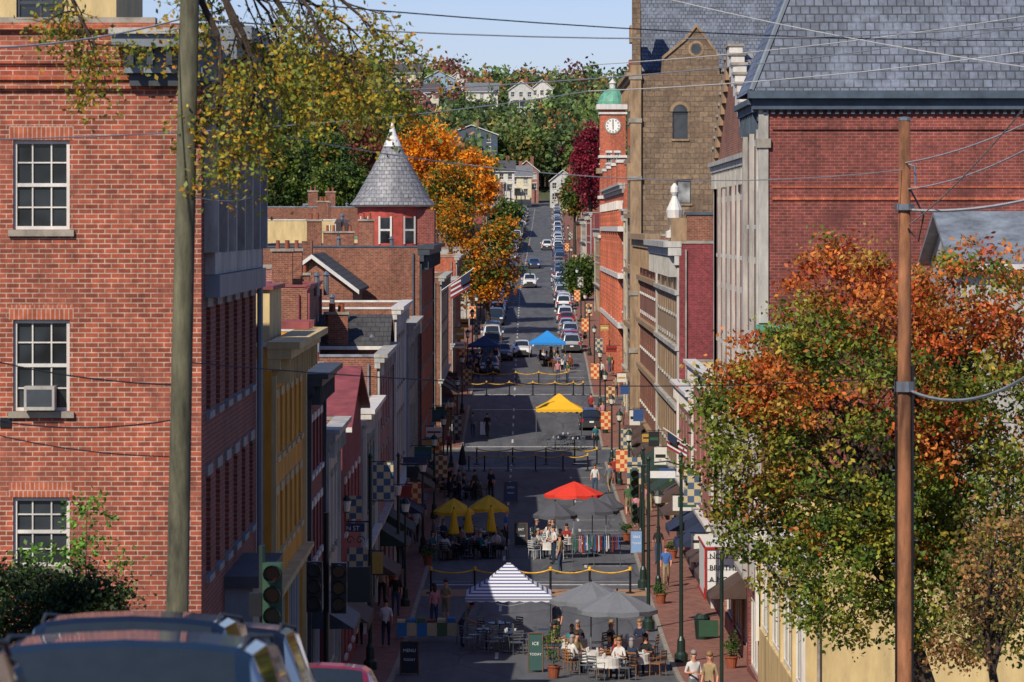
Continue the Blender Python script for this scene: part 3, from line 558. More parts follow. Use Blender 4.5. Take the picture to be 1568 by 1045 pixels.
# ---------------- foliage
def leafmat(name,tr=.35):
    m,nt,b=newmat(name); N=nt.nodes; L=nt.links
    a=N.new('ShaderNodeAttribute'); a.attribute_name='Col'; L.new(a.outputs['Color'],b.inputs['Base Color']); b.inputs['Roughness'].default_value=.55; b.inputs['Specular IOR Level'].default_value=.3
    t=N.new('ShaderNodeBsdfTranslucent'); L.new(a.outputs['Color'],t.inputs['Color']); mx=N.new('ShaderNodeMixShader'); mx.inputs[0].default_value=tr
    L.new(b.outputs[0],mx.inputs[1]); L.new(t.outputs[0],mx.inputs[2]); L.new(mx.outputs[0],N['Material Output'].inputs['Surface']); return m
LEAF=leafmat('leaves')
def leafmesh(name,cen,size,col,par=None,asp=.6):
    n=len(cen); a=rng.normal(size=(n,3)); a/=np.linalg.norm(a,axis=1)[:,None]; r=rng.normal(size=(n,3)); r[:,2]+=.8
    bb_=np.cross(a,r); bb_/=np.linalg.norm(bb_,axis=1)[:,None]+1e-9
    s=size[:,None] if hasattr(size,'shape') else size
    V=np.empty((n,4,3)); V[:,0]=cen-a*s; V[:,1]=cen+bb_*s*asp-a*s*.1; V[:,2]=cen+a*s; V[:,3]=cen-bb_*s*asp-a*s*.1
    me=bpy.data.meshes.new(name); me.vertices.add(n*4); me.vertices.foreach_set('co',V.reshape(-1).astype(np.float32))
    me.loops.add(n*4); me.loops.foreach_set('vertex_index',np.arange(n*4,dtype=np.int32)); me.polygons.add(n)
    me.polygons.foreach_set('loop_start',np.arange(0,n*4,4,dtype=np.int32)); me.polygons.foreach_set('loop_total',np.full(n,4,dtype=np.int32))
    ca=me.color_attributes.new('Col','FLOAT_COLOR','POINT'); cc=np.ones((n,4,4),dtype=np.float32); cc[:,:,:3]=col[:,None,:]; ca.data.foreach_set('color',cc.reshape(-1))
    me.materials.append(LEAF); me.update(); me.validate(); o=bpy.data.objects.new(name,me); C.objects.link(o)
    if par: o.parent=par
    return o
def clumps(ells,n,rc,per,flat=.7):
    vol=np.array([e[3]*e[4]*e[5] for e in ells])**.8; pick=rng.choice(len(ells),n,p=vol/vol.sum()); E=np.array(ells)[pick]
    d=rng.normal(size=(n,3)); d/=np.linalg.norm(d,axis=1)[:,None]; r=rng.uniform(.35,1,n)**.55*rng.uniform(.82,1.1,n)
    cc=E[:,:3]+d*E[:,3:]*r[:,None]; rad=rc*rng.uniform(.6,1.4,n)
    off=rng.normal(size=(n,per,3))*.5; off[:,:,2]*=flat
    pts=cc[:,None,:]+off*rad[:,None,None]; return cc,pts
def pal(cols,w,n): 
    P=np.array([lin(c) for c in cols]); w=np.array(w,float); return P[rng.choice(len(P),n,p=w/w.sum())]
GREENS=['4f6628','3d5422','64762c','76823a','314623']
def tree(name,base,ells,n,rc,per,ls,colfn,tr=.2,limbs=10,trunk_top=None):
    b=B(name); cc,pts=clumps(ells,n,rc,per); base=Vector(base); top=Vector(trunk_top) if trunk_top else Vector((np.mean([e[0] for e in ells]),np.mean([e[1] for e in ells]),np.mean([e[2] for e in ells])))
    fork=base.lerp(top,.45); b.tube('trunk',BARK,[base,base.lerp(fork,.1),fork,fork.lerp(top,.6),top],[tr*1.5,tr*1.05,tr*.85,tr*.5,tr*.2],8)
    sel=rng.choice(n,min(limbs,n),replace=False)
    for i in sel:
        t=Vector(cc[i]); s=fork.lerp(top,random.random()*.8); m=s.lerp(t,.5)+Vector((0,0,random.uniform(0,.15)*(t-s).length)); b.tube('limbs',BARK,[s,s.lerp(m,.5),m,t],[tr*.45,tr*.36,tr*.24,tr*.06],6)
        for j in rng.choice(n,3):
            q=Vector(cc[j])
            if (q-m).length<(t-s).length*.8: b.tube('limbs',BARK,[m,m.lerp(q,.5)+Vector((0,0,.1)),q],[tr*.18,tr*.1,tr*.03],5)
    e=b.done(); cl=colfn(cc)*rng.uniform(.65,1.3,(n,1)); col=np.repeat(cl,per,axis=0)*rng.uniform(.7,1.35,(n*per,1))
    leafmesh('foliage',pts.reshape(-1,3),ls*rng.uniform(.7,1.4,n*per),col,e); return e
def E(px,v,rx,rz,y,dy=0,ry=None): k=y/F; return (X(px,y+dy),y+dy,Z(v,y+dy),rx*k,(ry if ry else rx*k),rz*k)
Y0=86
def col_r(cc):
    n=len(cc); k=Y0/F; px=cc[:,0]/k+CX; v=HZ-(cc[:,2]-CZ)/k
    nz=np.sin(cc[:,0]*1.9+cc[:,1])+np.sin(cc[:,2]*2.3+cc[:,0]*.7+1)+rng.normal(size=n)*.6
    w=(625-v)/140+(px-1330)/600+nz*.85
    g=pal(['6c7c2c','586e2a','828a34','98963a','485c26','a08a34'],[3,3,3,2,1,2],n); o=pal(['c8642e','b45430','cc7a38','ac7034','a88c3c'],[3,2,3,2,2],n)
    return np.where((w>.35)[:,None],o,g)
tree('autumn_maple_tree',(X(1440,Y0),Y0,ground(Y0)),[E(1330,650,215,235,Y0),E(1145,680,95,125,Y0,-.5),E(1110,610,60,55,Y0),E(1290,450,95,85,Y0),E(1480,460,120,95,Y0),E(1300,880,150,110,Y0,-1),E(1520,700,160,240,Y0),E(1480,900,150,110,Y0),E(1200,560,90,80,Y0),E(1150,800,80,70,Y0)],1900,.4,42,.06,col_r,tr=.24,limbs=34)
def col_w(cc): return pal(['a07c48','8c6840','ac7f4a','7c763c'],[2,2,2,2],len(cc))
tree('small_autumn_tree',(X(1540,74),74,ground(74)),[E(1530,860,80,120,74),E(1470,980,60,50,74)],110,.35,26,.05,col_w,tr=.1,limbs=20)
Y1=56
def col_b(cc): return pal(['9a9038','7c8434','b8982e','c08830','6a7a30'],[3,3,3,1,3],len(cc))
b=B('overhanging_tree'); base=Vector((X(-330,Y1),Y1+1,ground(Y1)-.2)); top=Vector((X(-60,Y1),Y1,24.0)); b.tube('trunk',BARK,[base,base.lerp(top,.5)+Vector((-.4,0,0)),top],[.4,.32,.2],10)
tips=[]
def branch(p,d,L,r,dep):
    pts=[Vector(p)]; 
    for i in range(5):
        d=(d+Vector((random.gauss(0,.18),random.gauss(0,.15),random.gauss(-.07,.12)))).normalized(); pts.append(pts[-1]+d*L/5)
    b.tube('limbs',BARK,pts,[r*(1-.15*i) for i in range(6)],5)
    if dep==0: tips.extend(pts[2:]); return
    for i in (1,2,3,4,5):
        for s in range(1+(random.random()<.5)): branch(pts[i],(d+Vector((random.gauss(0,.8),random.gauss(0,.5),random.gauss(-.35,.5)))).normalized(),L*random.uniform(.35,.6),r*.4,dep-1)
for (px,v,dx,dz,L) in [(240,-60,.9,-.35,2.2),(300,-90,.8,-.75,2.4),(370,-60,.8,-.35,2.2),(440,-50,.2,-.9,1.9),(330,-30,.35,-1,2.0),(90,-60,.5,-1,1.5),(340,60,.2,-1,1.6),(440,30,.6,-.6,1.6),(380,60,.2,-1,1.5),(480,-40,.5,-.8,1.5)]:
    p=Vector((X(px,Y1),Y1+random.uniform(-1,1),Z(v,Y1)))
    b.tube('limbs',BARK,[top,top.lerp(p,.5)+Vector((0,0,1.2)),p],[.16,.1,.045],6)
    branch(p,Vector((dx,0,dz)).normalized(),L,.04,2)
e=b.done(); T=np.array([tuple(t) for t in tips]); T=T[rng.random(len(T))<.72]; n=len(T); per=8; P=T[:,None,:]+rng.normal(size=(n,per,3))*.12; P[:,:,2]-=.05
cl=col_b(T); col=np.repeat(cl,per,axis=0)*rng.uniform(.7,1.4,(n*per,1)); leafmesh('foliage',P.reshape(-1,3),.042*rng.uniform(.6,1.3,n*per),col,e)
def col_g(cc): return pal(['27381c','33451f','1f2e18'],[2,2,2],len(cc))
tree('hedge',(X(80,62),62,ground(62)),[E(30,950,130,85,62),E(135,960,75,80,62)],560,.3,40,.04,col_g,tr=.06,limbs=8)
def col_v(cc): return pal(['5d8a30','6f9a3a','4a6e28'],[2,2,1],len(cc))
tree('climbing_shrub',(X(120,68),68,ground(68)),[E(140,810,40,50,68),E(90,870,60,50,68),E(180,880,25,50,68)],70,.25,16,.05,col_v,tr=.03,limbs=14)
def mk_col(cols,w): return lambda cc: pal(cols,w,len(cc))
OR=mk_col(['e08a1c','e89a22','cc701c','b07a28'],[3,3,2,1]); MX=mk_col(['54682c','9a742c','7a8832','465a26'],[3,1,2,3]); GR=mk_col(GREENS,[3,3,2,2,2]); RDc=mk_col(['862838','9a3040','6c2030'],[1,1,1]); YG=mk_col(['96963e','aca646','7a823a'],[2,2,2])
OG=mk_col(['c4741e','d0881e','8a752c','60702c','50602a'],[2,3,2,2,2])
def mt(px,v,rx,rz,y,fn,n=240,per=34,ls=.2,nm='maple_tree',xtra=[]): 
    g_=terr(X(px,y),y); tree(nm,(X(px,y),y,g_-.3),[E(px,v,rx,rz,y)]+[E(*q,y) for q in xtra],n,1.0,per,ls,fn,tr=.28,limbs=10)
mt(752,400,48,62,385,OG,300,36,.17,xtra=[(710,430,38,42),(770,360,25,30),(700,340,30,40)])
mt(655,235,42,48,430,OR,260,36,.2,'orange_maple_tree',[(720,270,40,45),(735,300,30,30),(640,215,25,30)])
mt(690,300,38,60,400,OG,230,30,.2)
mt(560,235,60,45,520,mk_col(['8c4238','6a5430','54662c','7a3a36'],[2,2,2,1]),240,34,.25)
mt(490,250,50,60,480,GR,240,34,.25,'oak_tree'); mt(430,270,50,60,460,GR,240,34,.24,'oak_tree'); mt(450,180,60,60,560,YG,240,30,.28)
mt(520,285,50,35,440,GR,160,34,.22,'oak_tree'); mt(610,195,38,60,540,MX,190,34,.25,'oak_tree'); mt(500,150,55,60,600,GR,220,32,.28,'oak_tree'); mt(400,200,50,80,520,MX,200,32,.26,'oak_tree'); mt(565,180,45,45,580,YG,180,32,.26)
mt(892,425,24,32,455,GR,130,30,.2,'street_tree'); mt(905,250,28,70,560,RDc,200,34,.22,'burgundy_maple_tree'); mt(880,300,20,30,600,MX,120,30,.25); mt(775,330,22,26,560,GR,110,30,.22,'street_tree')
ctr=[];ccol=[];csz=[]
tb=B('forest_hillside')
pals=[['54682e','44582a','60743a'],['6f8238','5a7034'],['a08c40','b09e48'],['b0763a','bc8840'],['86503e','7a4038'],['8ca24c','7c9a46'],['44562c','3a4e26']]
cnt=0; tries=0
while cnt<1450 and tries<25000:
    tries+=1; y=random.uniform(640,1235); px=random.uniform(330,1010)
    if cnt<110: y=random.uniform(966,1040); px=random.uniform(770,905)
    x=X(px,y)+random.gauss(0,3)
    if abs(x-XC(min(y,960)))<13 and y<964: continue
    if y<820 and random.random()<.4: continue
    gz=terr(x,y); h=random.uniform(8,15)*(1 if random.random()<.85 else 1.3); r=h*random.uniform(.28,.42)
    bad=False
    for hx,hy,hw in HZL:
        if abs(px-hx)<hw*F/hy*.5+5 and hy-(38 if hy>1000 else 16)<y<hy+11: bad=(random.random()<.92)
        if bad: break
    if bad: continue
    P_=random.choices(pals,[5,5,2.4,1.4,.8,3,3])[0]; base=np.array(lin(random.choice(P_)))*random.uniform(.85,1.2)
    n=34; d=rng.normal(size=(n,3)); d/=np.linalg.norm(d,axis=1)[:,None]; rr=rng.uniform(.5,1.05,n)[:,None]; cc=np.array([x,y,gz+h*.6])+d*rr*np.array([r,r,h*.42])
    p=cc[:,None,:]+rng.normal(size=(n,7,3))*r*.17; ctr.append(p.reshape(-1,3)); br=rng.uniform(.65,1.3,(n,1))
    ccol.append(np.repeat(base*br,7,axis=0)*rng.uniform(.8,1.2,(n*7,1))); csz.append(np.full(n*7,.4+r*.05))
    tb.tube('trunks',BARK,[(x,y,gz-1),(x,y,gz+h*.7)],[.3,.12],5); cnt+=1
e=tb.done(); leafmesh('foliage',np.concatenate(ctr),np.concatenate(csz),np.concatenate(ccol)*.95+np.array([.16,.19,.22])*.09,e,asp=.7)  # pale blue distance haze is blended into the leaf colours here
# ---------------- poles & wires
b=B('utility_pole',(X(266,55),55,ground(55))); gx=X(292,55)-X(266,55)
b.tube('pole',WOODG,[(0,0,-.3),(gx*.5,0,6),(gx*1.2,0,14)],[.17,.15,.13],12); b.box('crossarm',WOODG,-1.0,1.4,-.16,-.05,12.9,13.02)
for k in (-.8,.2,1.2): b.lathe('insulator',GREYT,(k,-.1,13.02),[(.05,0),(.07,.1),(.03,.2)],8)
b.done(smooth=('pole',))
POLE_Y=74
b=B('utility_pole',(X(1385,POLE_Y),POLE_Y,ground(POLE_Y))); zt=Z(185,POLE_Y)-ground(POLE_Y)
b.tube('pole',WOODP,[(0,0,-.3),(0,0,6),(0,0,zt)],[.16,.14,.11],12); b.lathe('cap',STEEL,(0,0,zt),[(.12,0),(.12,.06),(.01,.08)],10)
def zz(v): return Z(v,POLE_Y)-ground(POLE_Y)
b.tube('bracket',STEEL,[(0,0,zz(250)),(.18,-.15,zz(255)),(.2,-.15,zz(285))],.025,6); b.tube('cable_loop',BLACK,[(.1,-.12,zz(290)),(.35,-.2,zz(330)),(.25,-.2,zz(370)),(.05,-.15,zz(350))],.02,6)
b.lathe('transformer_clamp',STEEL,(0,0,zz(322)),[(.19,0),(.19,.12)],10); b.lathe('clamp',STEEL,(0,0,zz(600)),[(.2,0),(.2,.2)],10); b.tube('conduit',BLACK,[(-.17,-.05,0),(-.17,-.05,zz(580))],.02,6)
b.tube('conduit',BLACK,[(.15,-.08,0),(.15,-.08,zz(560))],.025,6)
for k in range(6): b.box('pole_steps',STEEL,-.26 if k%2 else .1,-.1 if k%2 else .26,-.02,.01,zz(900)+k*.45,zz(900)+k*.45+.025)
b.done(smooth=('pole',))
wb=B('overhead_wires')
def wire(p,q,sag,r=.012,mat=BLACK,n=14):
    p=Vector(p);q=Vector(q); wb.tube('wires',mat,[p.lerp(q,i/n)-Vector((0,0,sag*4*(i/n)*(1-i/n))) for i in range(n+1)],r,5,False)
def PW(u,v,y): return (X(u,y),y,Z(v,y))
GW=M('aluminium_wire','a8a8a6',.5,var=.1)
wire(PW(290,30,55),PW(1700,28,80),.35,.012,GW); wire(PW(275,30,55),PW(-60,75,50),.1,.014,GW)
wire(PW(290,150,55),PW(1568,40,90),.3,.011,GW); wire(PW(-40,215,58),PW(900,140,90),.2,.012,GW); wire(PW(900,140,90),PW(1600,75,90),.15,.013,GW); wire(PW(900,100,92),PW(1600,20,92),.15,.012,GW)
wire(PW(290,-10,55),PW(1700,60,85),.25,.011,BLACK); wire(PW(290,180,55),PW(1385,260,74),.5,.009,GW); wire(PW(800,-60,80),PW(1620,110,70),.2,.012,GW)
wire(PW(1385,250,74),PW(1700,120,60),.2,.014,GW)
wire(PW(1390,290,74),PW(1700,150,55),.25,.014,GW); wire(PW(1395,322,74),PW(1600,300,66),.1,.03,GW); wire(PW(1392,345,74),PW(1650,60,50),.2,.012,GW)
wire(PW(1392,598,74),PW(1640,520,68),.55,.032,GREYT); wire(PW(288,555,55),PW(1375,578,74),.25,.009,BLACK); wire(PW(-40,545,60),PW(285,590,55),.1,.012,BLACK); wire(PW(-30,640,60),PW(285,640,55),.15,.012,BLACK); wire(PW(-30,660,60),PW(285,700,55),.1,.01,BLACK)
wire(PW(288,300,55),PW(392,300,92),.1,.012,BLACK)
wb.done()
# ---------------- cars
CARCACHE={}
def carmesh(kind,colname,col):
    key=(kind,colname)
    if key in CARCACHE: return CARCACHE[key]
    paint=simple('car_paint_'+colname,col,.3,.1,.7); CG=simple('car_glass',(.02,.028,.036),.04); TI=simple('tyre',(.02,.02,.02),.8); RIM=simple('rim',(.5,.5,.52),.3,.8); HL=simple('headlamp',(.8,.8,.8),.1); TL=simple('tail_lamp',(.45,.02,.02),.2); PL=simple('plastic_black',(.03,.03,.03),.6); PLATE=simple('plate',(.75,.75,.75),.5)
    b=B('car')
    if kind=='suv': st=[(-2.35,.78,.80,.80,0),(-2.3,.98,.88,.86,0),(-2.25,1.08,.9,.78,0),(-1.98,1.63,.91,.66,1),(-1.9,1.68,.91,.67,0),(-1.2,1.74,.93,.69,2),(-1.1,1.74,.93,.69,0),(-.15,1.75,.93,.70,2),(-.07,1.75,.93,.70,0),(.75,1.70,.93,.68,2),(.82,1.66,.93,.67,0),(1.38,1.14,.92,.74,1),(1.5,1.1,.92,.8,0),(2.15,1.0,.89,.78,0),(2.33,.86,.82,.72,0),(2.4,.6,.78,.7,0)]; belt=1.06
    else: st=[(-2.3,.7,.74,.7,0),(-2.25,.92,.82,.74,0),(-2.15,.98,.84,.76,0),(-1.7,1.02,.87,.74,0),(-1.1,1.34,.88,.6,1),(-1.0,1.38,.88,.6,0),(-.2,1.44,.89,.61,2),(-.12,1.44,.89,.61,0),(.6,1.40,.89,.6,2),(.68,1.37,.89,.6,0),(1.3,.98,.88,.7,1),(1.4,.95,.88,.76,0),(2.05,.84,.84,.72,0),(2.22,.7,.78,.66,0),(2.28,.5,.74,.62,0)]; belt=.94
    secs=[]
    for (y,zt,w,wr,_) in st:
        bz=min(belt,zt-.04); secs.append([(w*.86,.26),(w,.4),(w,bz*.72),(w*.97,bz),(wr,zt-.03),(wr*.88,zt+.015),(wr*.55,zt+.04),(0,zt+.055)])
    for i in range(len(st)-1):
        y0,y1=st[i][0],st[i+1][0]; typ=st[i+1][4]
        for s in (-1,1):
            for k in range(7):
                a0,a1=secs[i][k],secs[i][k+1]; c0,c1=secs[i+1][k],secs[i+1][k+1]
                m=paint
                if k==3 and typ==2: m=CG
                if typ==1 and k in(5,6): m=CG
                if typ==1 and k==3 : m=CG if kind=='suv' and i<4 else paint
                if k==0: m=PL
                b.q('body',m,[(s*a0[0],y0,a0[1]),(s*c0[0],y1,c0[1]),(s*c1[0],y1,c1[1]),(s*a1[0],y0,a1[1])])
    for i,yy in ((0,st[0][0]),(-1,st[-1][0])):
        p=secs[i]; b.q('body',PL,[(q[0],yy,q[1]) for q in p]+[(-q[0],yy,q[1]) for q in p[::-1]])
    b.q('underbody',PL,[(-.78,st[0][0],.26),(.78,st[0][0],.26),(.78,st[-1][0],.26),(-.78,st[-1][0],.26)])
    R=.36 if kind=='suv' else .32
    for wy in (-1.45,1.42):
        for s in (-1,1):
            w=.93 if kind=='suv' else .89
            def wheel(part,mat,r,xa,xb,n=18): 
                b.tube(part,mat,[(s*xa,wy,R),(s*xb,wy,R)],r,n)
            wheel('arch',PL,R+.07,w-.2,w+.006); wheel('tyre',TI,R,w-.22,w+.012); wheel('rim',RIM,R*.62,w-.1,w+.02)
    fy=st[-1][0]; ry=st[0][0]; zl=.68 if kind=='car' else .84
    for s in (-1,1):
        b.box('headlamps',HL,min(s*.45,s*.76),max(s*.45,s*.76),fy-.22,fy-.02,zl-.1,zl+.06); b.box('tail_lamps',TL,min(s*.58,s*.84),max(s*.58,s*.84),ry-.012,ry+.12,zl-.02,zl+.2)
        b.box('mirror',paint,min(s*.93,s*1.1),max(s*.93,s*1.1),.95,1.12,belt+.02,belt+.2)
    b.box('grille',PL,-.4,.4,fy-.1,fy+.012,.45,zl); b.box('plate',PLATE,-.16,.16,ry-.02,ry,.6,.72)
    if kind=='suv':
        for s in (-1,1): b.tube('roof_rail',PL,[(s*.63,-1.75,1.71),(s*.63,-1.6,1.77),(s*.63,.5,1.77),(s*.63,.7,1.71)],.014,6)
    me=b.mesh('car')
    bm=bmesh.new(); bm.from_mesh(me); bmesh.ops.remove_doubles(bm,verts=bm.verts,dist=.0008); bm.to_mesh(me); bm.free()
    CARCACHE[key]=me; return me
def car(x,y,kind='car',colname='white',face=-1,nm=None,zs=1.):
    cols=dict(white='d8d8d6',silver='9a9da0',black='0e1012',grey='4c5054',blue='1d3a66',red='8a1418',navy='121c2a',green='23352c',tan='8a7d68',dblue='1c2c3c')
    me=carmesh(kind,colname,lin(cols[colname])); sl=math.atan((ground(y+1.5)-ground(y-1.5))/3)
    o=inst(nm or 'parked_car',me,(x,y,ground(y)+.014),0,(1,1,zs))
    o.rotation_euler=(Matrix.Rotation(sl,4,'X')@Matrix.Rotation(0 if face>0 else math.pi,4,'Z')).to_euler()
    md=o.modifiers.new('bevel','BEVEL'); md.width=.035; md.segments=3; md.limit_method='ANGLE'; md.angle_limit=.35
    return o
car(X(205,20.7),20.7,'suv','dblue',-1,'suv',.955); car(X(210,28),28,'suv','navy',-1,'suv'); car(-2.62,33.4,'suv','black',-1,'suv'); car(X(484,46)-.02,47.5,'car','red',-1); car(-2.9,15.4,'suv','red',-1,'parked_car',.93)
random.seed(11)
cc_=['white','silver','black','grey','blue','navy','white','silver','tan','dblue','red','white']
y=356
while y<880:
    if not 395<y<402 and random.random()<.82: car(XC(y)+3.9+random.uniform(-.12,.12),y+random.uniform(-.4,.4),random.choice(['car','suv']),random.choice(cc_),1)
    y+=6.6
y=330
while y<860:
    if random.random()<.62: car(XC(y)-3.5+random.uniform(-.12,.12),y+random.uniform(-.4,.4),random.choice(['car','suv']),random.choice(cc_),-1)
    y+=6.7
car(X(799,352)+.0,350,'car','white',-1,'car'); car(X(811,494),494,'suv','white',-1,'car'); car(X(818,560),560,'car','blue',-1,'car'); car(X(840,610),640,'suv','white',1,'car'); car(X(905,282),282,'car','black',1,'car')
for (px,yy,c) in ((770,345,'grey'),(748,338,'blue')): car(X(px,yy),yy,'car',c,-1)
# ---------------- people
def tri_ell(V,Fc,c,r,n=10,m=6,zmin=-1):
    b0=len(V)
    for j in range(m+1):
        ph=-math.pi/2+math.pi*j/m
        for i in range(n):
            t=2*math.pi*i/n; z=max(math.sin(ph),zmin); V.append((c[0]+r[0]*math.cos(ph)*math.cos(t),c[1]+r[1]*math.cos(ph)*math.sin(t),c[2]+r[2]*z))
    for j in range(m):
        for i in range(n): Fc.append((b0+j*n+i,b0+j*n+(i+1)%n,b0+(j+1)*n+(i+1)%n,b0+(j+1)*n+i))
def person_mesh(pose,fem=False,shorts=False):
    J={}; w=.92 if fem else 1.
    if pose=='sit':
        pz=.50; J=dict(pelvis=(0,0,pz+.08),spine=(0,-.02,pz+.27),chest=(0,-.01,pz+.47),neck=(0,.01,pz+.6),hd=(0,.04,pz+.7),ht=(0,.04,pz+.8))
        lg=dict(hip=(.09,.03,pz+.05),knee=(.12,.45,pz+.02),ank=(.12,.42,.09),toe=(.13,.58,.04)); rg={k:(-v[0],v[1]+(.05 if k!='hip' else 0),v[2]) for k,v in lg.items()}
        la=dict(sh=(.17*w,-.01,pz+.5),el=(.24,.08,pz+.25),wr=(.15,.32,pz+.25),ha=(.11,.4,pz+.27)); ra=dict(sh=(-.17*w,-.01,pz+.5),el=(-.25,.06,pz+.26),wr=(-.18,.3,pz+.3),ha=(-.15,.37,pz+.34))
    else:
        J=dict(pelvis=(0,0,.96),spine=(0,0,1.14),chest=(0,0,1.36),neck=(0,.01,1.5),hd=(0,.03,1.59),ht=(0,.03,1.69))
        if pose=='walk':
            lg=dict(hip=(.09,0,.92),knee=(.1,.2,.52),ank=(.1,.22,.1),toe=(.1,.37,.06)); rg=dict(hip=(-.09,0,.92),knee=(-.1,-.03,.5),ank=(-.1,-.32,.16),toe=(-.1,-.22,.04))
            la=dict(sh=(.17*w,0,1.42),el=(.22,-.1,1.17),wr=(.22,-.06,.93),ha=(.22,-.02,.85)); ra=dict(sh=(-.17*w,0,1.42),el=(-.22,.06,1.15),wr=(-.2,.25,.99),ha=(-.19,.31,.93))
        else:
            lg=dict(hip=(.09,0,.92),knee=(.11,.02,.5),ank=(.12,-.02,.09),toe=(.15,.13,.04)); rg=dict(hip=(-.09,0,.92),knee=(-.1,.04,.5),ank=(-.1,.03,.09),toe=(-.12,.18,.04))
            la=dict(sh=(.17*w,0,1.42),el=(.23,-.03,1.15),wr=(.24,.05,.91),ha=(.23,.08,.83)); ra=dict(sh=(-.17*w,0,1.42),el=(-.23,-.03,1.15),wr=(-.24,.05,.91),ha=(-.23,.08,.83))
            if pose=='arms':
                la.update(el=(.24,-.02,1.16),wr=(.12,.22,1.18),ha=(.07,.29,1.2)); ra.update(el=(-.24,-.02,1.16),wr=(-.14,.22,1.1),ha=(-.08,.28,1.13))
        if pose=='lean':
            def sh(p): return (p[0],p[1]+(p[2]-.96)*.55,p[2]-(p[2]-.96)*.16)
            for k in ('spine','chest','neck','hd','ht'): J[k]=sh(J[k])
            la={k:sh(v) for k,v in la.items()}; ra={k:sh(v) for k,v in ra.items()}; la['wr']=(.2,.45,.95); la['ha']=(.19,.52,.9); ra['wr']=(-.2,.45,.95); ra['ha']=(-.19,.52,.9)
    names=[];co=[];rad=[];idx={}
    def add(n,p,r): idx[n]=len(co); names.append(n); co.append(p); rad.append(r)
    add('pelvis',J['pelvis'],(.155,.115)); add('spine',J['spine'],(.135*w,.10)); add('chest',J['chest'],(.165*w,.115)); add('neck',J['neck'],(.055,.055)); add('hd',J['hd'],(.07,.085)); add('ht',J['ht'],(.078,.095))
    for s,A,Lg in (('L',la,lg),('R',ra,rg)):
        add('sh'+s,A['sh'],(.066*w,.066*w)); add('el'+s,A['el'],(.045*w,.045*w)); add('wr'+s,A['wr'],(.029,.029)); add('ha'+s,A['ha'],(.036,.024))
        add('hip'+s,Lg['hip'],(.095,.095)); add('knee'+s,Lg['knee'],(.062,.062)); add('ank'+s,Lg['ank'],(.042,.042)); add('toe'+s,Lg['toe'],(.045,.03))
    ed=[('pelvis','spine',0),('spine','chest',0),('chest','neck',0),('neck','hd',2),('hd','ht',2)]
    for s in 'LR': ed+=[('chest','sh'+s,0),('sh'+s,'el'+s,0),('el'+s,'wr'+s,2),('wr'+s,'ha'+s,2),('pelvis','hip'+s,1),('hip'+s,'knee'+s,1),('knee'+s,'ank'+s,2 if shorts else 1),('ank'+s,'toe'+s,3)]
    me=bpy.data.meshes.new('t'); me.from_pydata(co,[(idx[a],idx[c]) for a,c,_ in ed],[]); o=bpy.data.objects.new('t',me); C.objects.link(o)
    md=o.modifiers.new('s','SKIN'); md.use_smooth_shade=True; o.modifiers.new('ss','SUBSURF').levels=1
    sv=me.skin_vertices[0].data
    for i,r in enumerate(rad): sv[i].radius=r; sv[i].use_root=(i==0)
    dg=bpy.context.evaluated_depsgraph_get(); dg.update(); em=bpy.data.meshes.new_from_object(o.evaluated_get(dg))
    V=[tuple(v.co) for v in em.vertices]; Fc=[tuple(p.vertices) for p in em.polygons]; mi=[]
    segs=[(Vector(co[idx[a]]),Vector(co[idx[c]]),m) for a,c,m in ed]
    for p in em.polygons:
        c=p.center; best=9;bm=0
        for a,d,m in segs:
            t=max(0,min(1,(c-a).dot(d-a)/max(1e-6,(d-a).length_squared))); ds=(c-(a+(d-a)*t)).length
            if ds<best: best=ds;bm=m
        mi.append(bm)
    bpy.data.objects.remove(o)
    def app(v2,f2,m): 
        n=len(V); V.extend(v2); Fc.extend(tuple(i+n for i in f) for f in f2); mi.extend([m]*len(f2))
    h=Vector(J['ht']); hv=[];hf=[]
    tri_ell(hv,hf,(h.x,h.y-.018,h.z+.028),(.09,.105,.10),12,7,-.35); 
    if fem: tri_ell(hv,hf,(h.x,h.y-.07,h.z-.1),(.085,.055,.17),10,6)
    app(hv,hf,4)
    nv=[];nf=[]; tri_ell(nv,nf,(h.x,h.y+.1,h.z-.04),(.013,.02,.022),6,4); 
    for s in(-1,1): tri_ell(nv,nf,(h.x+s*.086,h.y,h.z-.04),(.012,.022,.032),6,4)
    app(nv,nf,2); nv=[];nf=[]
    for s in(-1,1): tri_ell(nv,nf,(h.x+s*.032,h.y+.088,h.z-.015),(.014,.008,.008),6,4)
    tri_ell(nv,nf,(h.x,h.y+.09,h.z-.085),(.024,.008,.006),6,4); app(nv,nf,5)
    tb=B('x')
    for s,A in ((1,la),(-1,ra)):
        wv=Vector(A['wr']); hv_=Vector(A['ha']); d=(hv_-wv).normalized(); side=d.cross(Vector((1,0,0))); side=(side if side.length>.1 else Vector((0,1,0))).normalized(); nrm=d.cross(side).normalized()
        for k,(o_,l) in enumerate(((-.027,.07),(-.01,.08),(.009,.075),(.026,.06))):
            p=hv_+d*.012+side*o_; q=p+d*l*.55; tb.tube('f',BLACK,[p,q,q+d*l*.4+nrm*.02*s],[.009,.0085,.006],4)
        p=hv_-d*.02+side*.03; tb.tube('f',BLACK,[p,p+side*.03+d*.02,p+side*.04+d*.05],[.011,.009,.007],4)
    v2,f2,_=list(tb.p.values())[0]; app(v2,f2,2)
    out=bpy.data.meshes.new('person_'+pose); out.from_pydata(V,[],Fc)
    for k in range(6): out.materials.append(BLACK)
    out.polygons.foreach_set('material_index',mi); out.polygons.foreach_set('use_smooth',[True]*len(Fc)); out.update(); return out
PM={}
